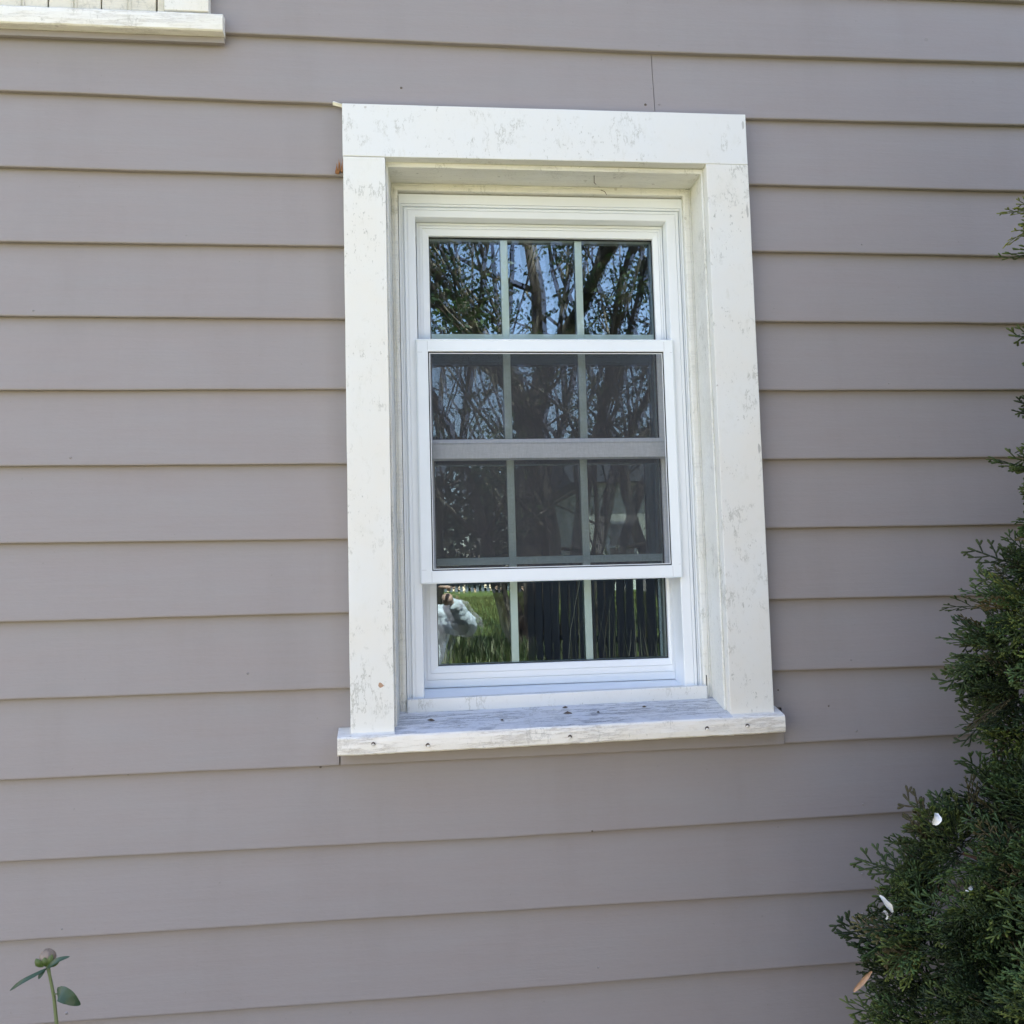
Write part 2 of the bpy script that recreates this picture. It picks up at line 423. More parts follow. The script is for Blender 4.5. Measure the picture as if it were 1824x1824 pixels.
# sheathing behind the boards, with the window opening
sh = MB()
def wallslab(x0, x1, z0, z1): sh.box(x0, x1, 0.0190, 0.17, z0, z1)
wallslab(HX0 + 0.01, -0.020, 0.30, HTOP); wallslab(0.672, HX1 - 0.01, 0.30, HTOP)
wallslab(-0.0199, 0.6719, 2.452, HTOP); wallslab(-0.0199, 0.6719, 0.30, 1.24)
sh.build('wall_sheathing', M['siding'], house)
o = MB()
o.box(HX0, HX0 + 0.16, 0.171, HY1, 0.3, HTOP); o.box(HX1 - 0.16, HX1, 0.171, HY1, 0.3, HTOP); o.box(HX0 + 0.161, HX1 - 0.161, HY1 - 0.16, HY1, 0.3, HTOP)
o.build('side_wall', M['siding'], house)
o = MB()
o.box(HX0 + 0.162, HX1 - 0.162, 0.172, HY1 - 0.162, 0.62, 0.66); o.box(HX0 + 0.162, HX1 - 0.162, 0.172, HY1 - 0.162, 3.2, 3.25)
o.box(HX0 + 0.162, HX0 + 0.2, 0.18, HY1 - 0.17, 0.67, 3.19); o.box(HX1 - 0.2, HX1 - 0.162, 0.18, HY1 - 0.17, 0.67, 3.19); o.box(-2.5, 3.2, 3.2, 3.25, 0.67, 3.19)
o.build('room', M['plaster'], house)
o = MB(); o.box(HX0 + 0.03, HX1 - 0.03, 0.03, HY1 - 0.03, 0.0, 0.2999); o.build('foundation', M['concrete'], house)
# roof with eaves
o = MB()
rx0, rx1, ry0, ry1 = HX0 - 0.3, HX1 + 0.3, -0.30, HY1 + 0.3
ym, rz = (ry0 + ry1) / 2, HTOP + 1.5
o.add([(rx0, ry0, HTOP), (rx1, ry0, HTOP), (rx1, ym, rz), (rx0, ym, rz), (rx0, ry1, HTOP), (rx1, ry1, HTOP),
       (rx0, ry0, HTOP + 0.12), (rx1, ry0, HTOP + 0.12), (rx1, ym, rz + 0.12), (rx0, ym, rz + 0.12), (rx0, ry1, HTOP + 0.12), (rx1, ry1, HTOP + 0.12)],
      [(0, 1, 2, 3), (3, 2, 5, 4), (6, 7, 8, 9), (9, 8, 11, 10), (0, 1, 7, 6), (4, 5, 11, 10), (0, 3, 9, 6), (3, 4, 10, 9), (1, 2, 8, 7), (2, 5, 11, 8), (0, 1, 5, 4)])
o.build('roof', M['shingle'], house)

# nails, bumps and specks in the siding
for k, (x, z, rr, dk) in enumerate([(-0.637, 1.836, 0.0028, 0), (1.063, 1.980, 0.0022, 0), (0.021, 2.6145, 0.003, 1), (0.546, 2.594, 0.003, 1), (0.577, 2.5955, 0.0028, 0),
        (0.783, 1.331, 0.0022, 2), (0.890, 1.294, 0.0024, 2), (0.946, 1.241, 0.0038, 0), (0.943, 1.389, 0.0034, 0), (-0.162, 1.2165, 0.0026, 2), (-0.528, 1.2195, 0.0022, 2),
        (-0.634, 0.787, 0.0036, 0), (0.3765, 1.0665, 0.0026, 2), (0.941, 0.867, 0.003, 0), (0.952, 1.0897, 0.003, 0), (-0.6436, 0.9407, 0.003, 0), (-0.141, 0.9215, 0.0024, 2),
        (0.942, 0.948, 0.0028, 0), (1.182, 1.5185, 0.0024, 0), (-0.30, 1.405, 0.0024, 0), (-0.71, 2.13, 0.0024, 0), (1.02, 2.29, 0.0022, 0), (0.38, 0.80, 0.003, 0)]):
    # find the board surface
    for i in range(-3, 17):
        if lapz(i, x) <= z < lapz(i - 1, x): break
    t = (z - lapz(i, x)) / (lapz(i - 1, x) + 0.012 - lapz(i, x)); ysurf = 0.0140 * t
    nb = MB(); n = 10
    nb.v.append((x, ysurf - rr * 0.55, z))
    for q, (fr, dp) in enumerate([(0.6, 0.42), (1.0, -0.1)]):
        for j in range(n):
            a = 2 * math.pi * j / n
            nb.v.append((x + rr * fr * math.cos(a) * (1 + 0.2 * math.sin(3 * a + k)), ysurf - rr * dp, z + rr * fr * math.sin(a)))
    for j in range(n):
        nb.f.append((0, 1 + j, 1 + (j + 1) % n)); nb.mi.append(0)
        nb.f.append((1 + j, 1 + n + j, 1 + n + (j + 1) % n, 1 + (j + 1) % n)); nb.mi.append(0)
    nb.build('nail_head', [M['nail'], M['nail'], M['nailrust']][dk] if dk != 1 else M['nailrust'], house, smooth=True)

# ---------------------------------------------------- main window
win = empty('window', (0.328, 0, 1.28), house)
win['label'] = 'white double-hung replacement window with half screen in old painted casing'
_w0 = Vector((0.328, 0, 1.28))
def W(mb, name, mats, **kw):
    mb.v = [(v[0] - _w0.x, v[1] - _w0.y, v[2] - _w0.z) for v in mb.v]
    o = mb.build(name, mats, None, **kw)
    o.parent = win
    return o
def shear(mb):  # the old opening is a touch out of square
    mb.v = [(v[0], v[1], v[2] + 0.0075 * (v[0] - 0.33) / 0.9) for v in mb.v]
def subdiv_box(mb, x0, x1, y0, y1, z0, z1, axis, step=0.03):
    """long board subdivided along its length so its edges can wander"""
    L0, L1 = (x0, x1) if axis == 0 else (z0, z1)
    n = max(2, int((L1 - L0) / step)); b = len(mb.v)
    for k in range(n + 1):
        t = L0 + (L1 - L0) * k / n
        if axis == 0: mb.v += [(t, y0, z0), (t, y1, z0), (t, y1, z1), (t, y0, z1)]
        else: mb.v += [(x0, y0, t), (x1, y0, t), (x1, y1, t), (x0, y1, t)]
    for k in range(n):
        for j in range(4):
            a = b + 4 * k + j; a1 = b + 4 * k + (j + 1) % 4
            mb.f.append((a, a1, a1 + 4, a + 4)); mb.mi.append(0)
    mb.f.append((b, b + 1, b + 2, b + 3)); mb.mi.append(0)
    e = b + 4 * n; mb.f.append((e, e + 1, e + 2, e + 3)); mb.mi.append(0)
c = MB(); subdiv_box(c, -0.101, 0.7570, -0.030, 0.0155, 2.4492, 2.5612, 0); roughen(c, 0.0006, 14, (0, 0.3, 1)); c.v = [(v[0], v[1], v[2] + 0.0025 * (v[0] - 0.33) / 0.9) for v in c.v]
W(c, 'head_casing', M['trim2'], bevel=0.0015)
c = MB(); subdiv_box(c, -0.1003, -0.0147, -0.0294, 0.0155, 1.2795, 2.4475, 2); roughen(c, 0.0006, 12, (1, 0.4, 0), 3)
W(c, 'side_casing', M['trim'], bevel=0.0015)
c = MB(); subdiv_box(c, 0.6650, 0.7575, -0.0294, 0.0155, 1.2865, 2.4503, 2); roughen(c, 0.0006, 12, (1, 0.4, 0), 8)
W(c, 'side_casing', M['trim'], bevel=0.0015)
c = MB(); c.box(-0.098, 0.754, 0.0, 0.0157, 2.5616, 2.5785); W(c, 'drip_strip', M['siding'])
# jamb lining and blind stop, mitred
c = MB()
c.rings([(-0.0147, 0.6650, 1.27, 2.4488, 0.0156), (-0.0147, 0.6650, 1.27, 2.4488, -0.0045), (-0.0135, 0.6638, 1.27, 2.4470, -0.0058), (-0.0110, 0.6615, 1.27, 2.4400, -0.0058),
         (-0.0098, 0.6603, 1.27, 2.4382, -0.0045), (-0.0040, 0.6613, 1.27, 2.4387, 0.0780), (-0.0035, 0.6608, 1.27, 2.4380, 0.0755),
         (-0.0005, 0.6575, 1.27, 2.4345, 0.0745), (0.0000, 0.6570, 1.27, 2.4340, 0.0765), (0.0015, 0.6555, 1.27, 2.4320, 0.0765), (0.0020, 0.6550, 1.27, 2.4315, 0.0745),
         (0.0075, 0.6470, 1.27, 2.4265, 0.0745), (0.0100, 0.6440, 1.27, 2.4232, 0.0765), (0.0100, 0.6440, 1.27, 2.4232, 0.105)], bottom=False)
W(c, 'jamb_lining', M['jamb'])
# dark backing gap round the new frame
# old sill: nose, sloping weathered top, horns
def sill_mesh(x0, x1, zt_front, zb, yf, yb, rise, step=0.012, seed=0, open0=-0.0145, open1=0.6648, horn_back=-0.001):
    mb = MB(); xs_ = [x0 + (x1 - x0) * k / int((x1 - x0) / step) for k in range(int((x1 - x0) / step) + 1)]
    prof = [(0, 0.0), (0, 0.33), (0, 0.66), (0, 0.90), (0.0, 1.0)]
    b = len(mb.v); m_ = 0
    for x in xs_:
        nz = lambda s_, a: a * noise.noise(Vector((x * s_, seed, a * 100)))
        ragged = 0.0012 * noise.noise(Vector((x * 30, seed, 0))) + 0.0008 * noise.noise(Vector((x * 90, seed, 3)))
        col = [(yb, zb), (yf + 0.004, zb + ragged * 0.7), (yf + 0.001, zb + 0.0025 + ragged), (yf + nz(25, 0.0012), zb + (zt_front - zb) * 0.35),
               (yf + nz(31, 0.0012), zb + (zt_front - zb) * 0.7), (yf + 0.0008, zt_front - 0.003 + ragged), (yf + 0.004, zt_front + ragged * 0.8),
               (yf + 0.022, zt_front + rise * 0.022 / (yb - yf) + nz(40, 0.0006)), (yf + 0.06, zt_front + rise * 0.06 / (yb - yf) + nz(28, 0.0008)), (yb, zt_front + rise)]
        m_ = len(col); mb.v += [(x, yy, zz) for yy, zz in col]
    n = len(xs_)
    for k in range(n - 1):
        for j in range(m_):
            a = b + k * m_ + j; a1 = b + k * m_ + (j + 1) % m_
            mb.f.append((a, a1, a1 + m_, a + m_)); mb.mi.append(1 if j in (6, 7, 8) else 0)
    mb.f.append(tuple(range(b, b + m_))); mb.mi.append(0)
    mb.f.append(tuple(range(b + (n - 1) * m_, b + n * m_))); mb.mi.append(0)
    return mb
c = sill_mesh(-0.0149, 0.6652, 1.2835, 1.2478, -0.048, 0.090, 0.0330, seed=1.3)
# horns in front of the wall
for xa, xb in ((-0.1250, -0.0150), (0.6653, 0.7725)):
    h_ = sill_mesh(xa, xb, 1.2832, 1.2478, -0.0478, 0.0120, 0.0135, seed=2.7, step=0.009)
    c.add(h_.v, h_.f); c.mi[-len(h_.f):] = [0 if m2 == 0 else 2 for m2 in h_.mi]
shear(c)
W(c, 'sill', [M['nose'], M['sill'], M['nose']])
c = MB(); c.box(0.0105, 0.6490, 0.0660, 0.1000, 1.3085, 1.3378); shear(c); W(c, 'sill_stop', M['trim2'], bevel=0.002)
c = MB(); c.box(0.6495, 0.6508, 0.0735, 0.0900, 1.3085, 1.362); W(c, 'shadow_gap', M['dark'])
c = MB(); subdiv_box(c, -0.1215, 0.7855, -0.0045, 0.0150, 1.2208, 1.2470, 0, 0.02); roughen(c, 0.0004, 20, (0, 1, 1)); W(c, 'filler_strip', M['siding'], bevel=0.0012)
# nails in the sill nose with broken paint
for x, z in ((-0.0562, 1.2655), (0.0485, 1.2585), (0.3285, 1.2625), (0.6077, 1.2672), (0.6919, 1.2690)):
    c = MB(); n = 12; rr = 0.0052
    dx, dz = random.uniform(-0.0012, 0.0012), -0.0015
    c.v.append((x, -0.0494, z))
    for j in range(n):
        a = 2 * math.pi * j / n; q = 1 + 0.25 * random.random()
        c.v.append((x + 0.0037 * q * math.cos(a), -0.0496, z + 0.0037 * q * math.sin(a)))
    for j in range(n): c.f.append((0, 1 + j, 1 + (j + 1) % n)); c.mi.append(0)
    c.v.append((x + dx, -0.0515, z + dz)); b0 = len(c.v) - 1
    for j in range(n):
        a = 2 * math.pi * j / n
        c.v.append((x + dx + 0.0032 * math.cos(a), -0.0500, z + dz - 0.0005 + 0.0028 * math.sin(a)))
    for j in range(n): c.f.append((b0, b0 + 1 + j, b0 + 1 + (j + 1) % n)); c.mi.append(1)
    W(c, 'sill_nail', [M['nailrust'], M['nose']])
# vinyl frame
c = MB()
c.rings([(0.0112, 0.6438, 1.31, 2.4203, 0.150), (0.0112, 0.6438, 1.31, 2.4203, 0.0885), (0.0118, 0.6432, 1.31, 2.4195, 0.0880), (0.0155, 0.6395, 1.31, 2.3990, 0.0880),
         (0.0155, 0.6395, 1.31, 2.3988, 0.0905), (0.0168, 0.6382, 1.31, 2.3976, 0.0905), (0.0168, 0.6382, 1.31, 2.3974, 0.0870), (0.0195, 0.6360, 1.31, 2.3925, 0.0865),
         (0.0198, 0.6357, 1.31, 2.3920, 0.0920), (0.0225, 0.6330, 1.31, 2.3893, 0.0920), (0.0230, 0.6325, 1.32, 2.3888, 0.0850), (0.0290, 0.6265, 1.32, 2.3835, 0.0845),
         (0.0290, 0.6265, 1.32, 2.3834, 0.0865), (0.0300, 0.6255, 1.32, 2.3825, 0.0865), (0.0302, 0.6253, 1.32, 2.3823, 0.0845),
         (0.0455, 0.6062, 1.334, 2.3690, 0.0845), (0.0470, 0.6050, 1.3352, 2.3675, 0.0855), (0.0480, 0.6040, 1.3475, 2.3665, 0.1500), (0.0480, 0.6040, 1.3475, 2.3665, 0.2)])
W(c, 'window_frame', M['vinyl'])
def groove(seq, f0, f1, y, d=0.0018, w=0.0009):
    """two coordinates tuples -> thin groove rings between them"""
    return seq
def sash(name, outer, glass, y0, zbsteps):
    c = MB(); (xl, xr, zb, zt) = outer; (gl, gr, gb, gt) = glass
    def L(t, zbv): return (xl + (gl - xl) * t, xr + (gr - xr) * t, zbv, zt + (gt - zt) * t)
    seq = [(*L(0, zb), y0 + 0.032), (*L(0, zb), y0 + 0.0015), (*L(0.04, zbsteps[0]), y0), (*L(0.20, zbsteps[1]), y0), (*L(0.20, zbsteps[1]), y0 + 0.0028),
           (*L(0.245, zbsteps[1] + 0.0012), y0 + 0.0028), (*L(0.25, zbsteps[1] + 0.0014), y0 + 0.0005), (*L(0.44, zbsteps[2]), y0 + 0.0005), (*L(0.445, zbsteps[2]), y0 + 0.0028),
           (*L(0.48, zbsteps[2] + 0.001), y0 + 0.0028), (*L(0.485, zbsteps[2] + 0.0012), y0 + 0.001), (*L(0.975, gb - 0.001), y0 + 0.0035), (*L(1.0, gb), y0 + 0.005), (*L(1.0, gb), y0 + 0.013)]
    c.rings(seq)
    # dark glazing seal just inside
    c.rings([(gl - 0.0005, gr + 0.0005, gb - 0.0005, gt + 0.0005, y0 + 0.0115), (gl + 0.0016, gr - 0.0016, gb + 0.0016, gt - 0.0022, y0 + 0.0115), (gl + 0.0016, gr - 0.0016, gb + 0.0016, gt - 0.0022, y0 + 0.0160)], mi=1)
    # spacer bar between the panes
    c.rings([(gl + 0.0016, gr - 0.0016, gb + 0.0016, gt - 0.0022, y0 + 0.0165), (gl + 0.0022, gr - 0.0022, gb + 0.0022, gt - 0.0028, y0 + 0.0165), (gl + 0.0022, gr - 0.0022, gb + 0.0022, gt - 0.0028, y0 + 0.030)], mi=2)
    return W(c, name, [M['vinyl'], M['black'], M['strip']])
UG = (0.0762, 0.5810, 1.8840, 2.3375); LG = (0.0795, 0.5920, 1.3950, 1.8520)
us = sash('upper_sash', (0.0488, 0.6034, 1.8410, 2.3660), UG, 0.1130, (1.8415, 1.8722, 1.8745))
ls = sash('lower_sash', (0.0482, 0.6040, 1.3488, 1.8790), LG, 0.1500, (1.3515, 1.3655, 1.3795))
def pane(g, y, thick, name, mt, tilt=0.0, yaw=0.0):
    c = MB(); gl, gr, gb, gt = g; cx, cz = (gl + gr) / 2, (gb + gt) / 2
    n = 2
    vs = []
    for z in (gb - 0.002, gt + 0.001):
        for x in (gl - 0.002, gr + 0.002):
            vs.append((x, y + (x - cx) * math.tan(yaw) + (z - cz) * math.tan(tilt), z))
    c.add(vs, [(0, 1, 3, 2)])
    return W(c, name, mt, fixn=False)
pane((UG[0] + .003, UG[1] - .003, UG[2] + .003, UG[3] - .003), 0.1275, 0, 'outer_glass', M['glass_a'], 0.002, 0.003)
pane((UG[0] + .003, UG[1] - .003, UG[2] + .003, UG[3] - .003), 0.1420, 0, 'inner_glass', M['glass_b'], 0.0, 0.0)
pane((LG[0] + .003, LG[1] - .003, LG[2] + .003, LG[3] - .003), 0.1645, 0, 'outer_glass', M['glass_a'], 0.001, -0.005)
pane((LG[0] + .003, LG[1] - .003, LG[2] + .003, LG[3] - .003), 0.1790, 0, 'inner_glass', M['glass_b'], 0.0, 0.001)
def grille(g, y, zc, xsv):
    c = MB(); gl, gr, gb, gt = g; w = 0.0081
    for i, x in enumerate(xsv):
        c.box(x - w, x + w, y, y + 0.0055, gb, gt)
    edges = [gl] + [v for x in xsv for v in (x - w - 0.0001, x + w + 0.0001)] + [gr]
    for a, b in zip(edges[::2], edges[1::2]): c.box(a, b, y + 0.0002, y + 0.0053, zc - w, zc + w)
    return W(c, 'grille', M['vinyl'], bevel=0.0008)
grille(UG, 0.1320, 2.1135, (0.2440, 0.4125)); grille(LG, 0.1690, 1.6200, (0.2500, 0.4160))
# half screen
c = MB()
c.rings([(0.0430, 0.6070, 1.5722, 2.0955, 0.0838), (0.0430, 0.6070, 1.5722, 2.0955, 0.0765), (0.0437, 0.6063, 1.5729, 2.0945, 0.0755), (0.0445, 0.6055, 1.5737, 2.0925, 0.0755),
         (0.0445, 0.6055, 1.5737, 2.0922, 0.0764), (0.0450, 0.6050, 1.5742, 2.0912, 0.0764), (0.0455, 0.6045, 1.5747, 2.0908, 0.0752), (0.0675, 0.5858, 1.5985, 2.0690, 0.0752), (0.0682, 0.5851, 1.5992, 2.0682, 0.0760), (0.0682, 0.5851, 1.5992, 2.0682, 0.0810)])
W(c, 'screen_frame', M['vinyl2'])
seams = []
for xx in (0.0672, 0.5862):
    for z0, z1 in ((2.0700, 2.0905), (1.5750, 1.5975)): seams.append((xx - 0.0003, xx + 0.0003, 0.07505, 0.0756, z0, z1))
for (xa, xb) in ((0.0462, 0.0560), (0.5990, 0.6040)):
    for zz in (2.0665, 1.6012): seams.append((xa, xb, 0.07505, 0.0756, zz - 0.0003, zz + 0.0003))
for q in seams:
    c = MB(); c.box(*q); W(c, 'corner_seam', M['seam'])
c = MB(); c.rings([(0.0682, 0.5851, 1.5992, 2.0682, 0.0790), (0.0706, 0.5829, 1.6018, 2.0658, 0.0790), (0.0706, 0.5829, 1.6018, 2.0658, 0.0815)]); W(c, 'screen_spline', M['black'])
c = MB(); c.rings([(0.0706, 0.5829, 1.6018, 2.0658, 0.0795), (0.0722, 0.5816, 1.6034, 2.0643, 0.0795), (0.0722, 0.5816, 1.6034, 2.0643, 0.0830)]); W(c, 'screen_strip', M['vinyl'])
c = MB(); c.add([(0.0706, 0.0812, 1.6018), (0.5829, 0.0812, 1.6018), (0.5829, 0.0812, 2.0658), (0.0706, 0.0812, 2.0658)], [(0, 1, 2, 3)]); W(c, 'insect_screen', M['screen'], fixn=False)
# head of the room side: a dark blind rail so the panes look into a dim room
# broken wood and caulk at the left of the head casing
c = MB()
for k in range(16):
    x = -0.1165 + random.uniform(0, 0.0135); z = 2.4215 + random.uniform(0, 0.006); hgt = random.uniform(0.010, 0.032) * (0.4 + 0.9 * (x + 0.1165) / 0.0135)
    c.add([(x - 0.0016, -0.006, z), (x + 0.0016, -0.006, z), (x + random.uniform(-0.002, 0.003), -0.010 - random.random() * 0.004, z + hgt), (x, 0.004, z)], [(0, 1, 2), (1, 3, 2), (3, 0, 2), (0, 3, 1)])
W(c, 'splintered_wood', M['rawwood'], fixn=False)
c = MB(); c.add([(-0.1215, -0.004, 2.5680), (-0.1215, -0.010, 2.5725), (-0.1195, -0.006, 2.5765), (-0.1005, -0.022, 2.5622), (-0.1005, -0.004, 2.5670), (-0.1005, -0.012, 2.5590)],
                [(0, 1, 2), (1, 5, 3), (1, 3, 2), (2, 3, 4), (0, 2, 4), (0, 4, 5), (0, 5, 1), (3, 5, 4)])
W(c, 'caulk_tail', M['caulk'], bevel=0.001)

for (x, y, z, rr) in ((0.337, 0.020, 1.3015, 0.0055), (0.338, 0.052, 1.3095, 0.0035), (0.058, 0.018, 1.2990, 0.0045), (0.500, 0.030, 1.3065, 0.0030), (0.40, 0.015, 1.3015, 0.0022), (0.20, 0.0, 1.2955, 0.0022)):
    c = MB(); n = 9
    c.v.append((x, y, z + rr * 0.5))
    for j in range(n):
        a = 2 * math.pi * j / n; q = 0.7 + 0.6 * random.random()
        c.v.append((x + rr * 1.6 * q * math.cos(a), y + rr * q * math.sin(a), z - 0.001 + rr * q * math.sin(a) * 0.28))
    for j in range(n): c.f.append((0, 1 + j, 1 + (j + 1) % n)); c.mi.append(0)
    W(c, 'paint_chip', M['nailrust'])
c = MB(); c.tube([(0.4290, 0.010, 2.4355), (0.4330, 0.030, 2.4290), (0.4420, 0.052, 2.4345)], [0.0009, 0.0008, 0.0006], 5); W(c, 'twig', M['nailrust'])
c = MB(); c.tube([(0.4560, 0.070, 2.4300), (0.4640, 0.068, 2.4260), (0.4690, 0.070, 2.4190)], [0.0008, 0.0007, 0.0005], 5); W(c, 'twig', M['nailrust'])

# ---------------------------------------------------- boarded window above, top left
w2 = empty('window', (-0.7, 0, 2.71), house); w2['label'] = 'upper left window with closed cream boards above a chipped white sill'
_w0 = Vector((-0.7, 0, 2.71)); win = w2
c = sill_mesh(-1.50, -0.3395, 2.7445, 2.7075, -0.028, 0.004, 0.006, seed=5.1)
for i_, v in enumerate(c.v): pass
W(c, 'sill', [M['sill2'], M['sill2'], M['sill2']])
c = MB(); subdiv_box(c, -0.4560, -0.3684, -0.022, 0.004, 2.7508, 3.95, 2); roughen(c, 0.0006, 12, (1, 0.3, 0), 5); W(c, 'side_casing', M['trim'], bevel=0.0015)
c = MB(); subdiv_box(c, -1.47, -1.383, -0.022, 0.004, 2.7508, 3.95, 2); W(c, 'side_casing', M['trim'], bevel=0.0015)
c = MB(); subdiv_box(c, -1.47, -0.3684, -0.031, 0.004, 3.951, 4.06, 0); W(c, 'head_casing', M['trim2'], bevel=0.0015)
xe = [-1.3825, -1.28, -1.18, -1.08, -0.98, -0.88, -0.785, -0.6865, -0.5830, -0.4745, -0.4565]
for a, b in zip(xe, xe[1:]):
    c = MB(); c.box(a + 0.0015, b - 0.0015, -0.007 - 0.002 * random.random(), 0.003, 2.7495, 3.95)
    if b - a > 0.05:
        for q in (0.45, 0.52): c.box(a + (b - a) * q, a + (b - a) * q + 0.0025, -0.0110, -0.0071, 2.7495, 3.949)
    W(c, 'shutter_board', M['board'], bevel=0.003)
c = MB(); c.box(-1.3825, -0.4562, 0.0031, 0.0045, 2.745, 3.949); W(c, 'board_backing', M['dark'])
c = MB(); subdiv_box(c, -1.49, -0.3400, -0.0040, 0.0040, 2.6945, 2.7074, 0, 0.03); W(c, 'filler_strip', M['siding'])

# ------------------------------------------------------------------ fast triangle mesh
def tri_mesh(name, V, F, mats, parent=None, col=None, smooth=False, mi=None):
    me = bpy.data.meshes.new(name)
    me.vertices.add(len(V)); me.vertices.foreach_set('co', V.astype(np.float32).ravel())
    me.loops.add(F.size); me.loops.foreach_set('vertex_index', F.astype(np.int32).ravel())
    me.polygons.add(len(F)); k = F.shape[1]
    me.polygons.foreach_set('loop_start', np.arange(0, F.size, k, dtype=np.int32))
    for q in (mats if isinstance(mats, (list, tuple)) else [mats]): me.materials.append(q)
    if mi is not None: me.polygons.foreach_set('material_index', mi.astype(np.int32))
    if smooth: me.polygons.foreach_set('use_smooth', np.ones(len(F), bool))
    me.update(calc_edges=True)
    if col is not None:
        at = me.color_attributes.new('tint', 'FLOAT_COLOR', 'POINT')
        cc = np.ones((len(V), 4), np.float32); cc[:, :3] = col
        at.data.foreach_set('color', cc.ravel())
    o = bpy.data.objects.new(name, me); link(o, parent)
    return o

def foliage_mat(name, rough=0.5, trans=0.25, spec=0.4):
    mt, nt, out = mat(name)
    a = nt.nodes.new('ShaderNodeAttribute'); a.attribute_name = 'tint'
    p = nt.nodes.new('ShaderNodeBsdfPrincipled'); p.inputs['Roughness'].default_value = rough; p.inputs['Specular IOR Level'].default_value = spec
    nt.links.new(a.outputs['Color'], p.inputs['Base Color'])
    tr = nt.nodes.new('ShaderNodeBsdfTranslucent'); nt.links.new(a.outputs['Color'], tr.inputs[0])
    ms = nt.nodes.new('ShaderNodeMixShader'); ms.inputs[0].default_value = trans
    nt.links.new(p.outputs[0], ms.inputs[1]); nt.links.new(tr.outputs[0], ms.inputs[2]); nt.links.new(ms.outputs[0], out.inputs[0])
    return mt
M['cypress'] = foliage_mat('cypress_foliage', 0.5, 0.12, 0.35)
M['leaf'] = foliage_mat('tree_leaves', 0.5, 0.35)
M['grass'] = foliage_mat('grass_blades', 0.6, 0.3)
M['bark'] = simple('cypress_bark', (0.10, 0.06, 0.04), 0.9, 0.1, 60, 0.4, 0.6, 0.003, (1, 1, 0.2))
M['deep'] = simple('shaded_core', (0.012, 0.018, 0.010), 0.95, 0.05, 60, 0.6, 0.8, 0.01)

# ------------------------------------------------------------------ cypress shrub at the right
def seg_unit():
    # flattened, slightly knobbly finger: rings at t = 0, .45, .85 and a blunt tip
    ts = [(0.0, 0.55), (0.45, 0.9), (0.82, 1.0)]
    V = []
    for t, w in ts:
        for (a, b) in ((1, 0), (0, 0.6), (-1, 0), (0, -0.6)): V.append((t, a * w, b * w))
    V.append((1.0, 0, 0)); F = []
    for i in range(2):
        for k in range(4):
            a, b = 4 * i + k, 4 * i + (k + 1) % 4
            F += [(a, b, b + 4), (a, b + 4, a + 4)]
    for k in range(4): F.append((8 + k, 8 + (k + 1) % 4, 12))
    return np.array(V, float), np.array(F)
SU_V, SU_F = seg_unit()
def make_frond(L, rs):
    segs = []   # p0, dir angle, length, width, tipness, z lift
    n = int(rs.integers(8, 11)); ang = rs.uniform(-0.08, 0.08); p = np.array([0.0, 0.0, 0.0]); step = L / n
    curl = rs.uniform(-0.05, 0.05)
    side = 1 if rs.random() < 0.5 else -1
    def finger(p, a, l, w, tip, lift=0.0): segs.append((p.copy(), a, l, w, tip, lift))
    for i in range(n):
        finger(p, ang, step * 1.1, 0.0014, 0.0 + 0.5 * i / n)
        d = np.array([math.cos(ang), math.sin(ang), 0.0]); p2 = p + d * step
        t = (i + 1) / n
        bl = L * (0.42 * (1 - t) + 0.14) * rs.uniform(0.8, 1.15)
        a2 = ang + side * rs.uniform(0.55, 0.85); q = p2.copy(); k = max(1, int(bl / 0.0068)); s2 = side
        lift0 = rs.uniform(-0.1, 0.25)
        for j in range(k):
            seg = bl / k
            finger(q, a2, seg * 1.1, 0.0012, 0.35, lift0)
            dd = np.array([math.cos(a2) * math.cos(lift0), math.sin(a2) * math.cos(lift0), math.sin(lift0)]); q = q + dd * seg
            finger(q, a2 + s2 * rs.uniform(0.45, 0.75), rs.uniform(0.008, 0.012), 0.0016, 0.85, lift0 + rs.uniform(-0.1, 0.35)); s2 = -s2
            a2 -= side * 0.06
        finger(q, a2, rs.uniform(0.008, 0.012), 0.0017, 1.0, lift0 + rs.uniform(-0.1, 0.3))
        ang += curl; side = -side; p = p2
    finger(p, ang, 0.012, 0.0018, 1.0)
    V = []; F = []; T = []
    for (p0, a, l, w, tip, lift) in segs:
        d = np.array([math.cos(a) * math.cos(lift), math.sin(a) * math.cos(lift), math.sin(lift)])
        s = np.array([-math.sin(a), math.cos(a), 0]); u = np.cross(d, s)
        b = len(V) * 13
        V.append(p0 + SU_V[:, :1] * d * l + SU_V[:, 1:2] * s * w + SU_V[:, 2:3] * u * w); F.append(SU_F + b)
        T.append(np.full(13, tip) * (0.6 + 0.4 * SU_V[:, 0]))
    V = np.vstack(V)
    V[:, 2] -= 2.0 * (V[:, 0] ** 2 + V[:, 1] ** 2)      # droop
    return V, np.vstack(F), np.concatenate(T)
FRONDS = [make_frond(rng.uniform(0.056, 0.078), rng) for _ in range(16)]
SX, SY = 1.72, -0.70
shrub = empty('cypress_shrub', (SX, SY, 0))
tag(shrub, 'dark green conical cypress shrub with flat lacy sprays against the grey siding', 'shrub')
LOBES = []   # centre, radius, number of fronds
def lobe(x, y, z, r, n): LOBES.append((np.array([x, y, z]), r, n))
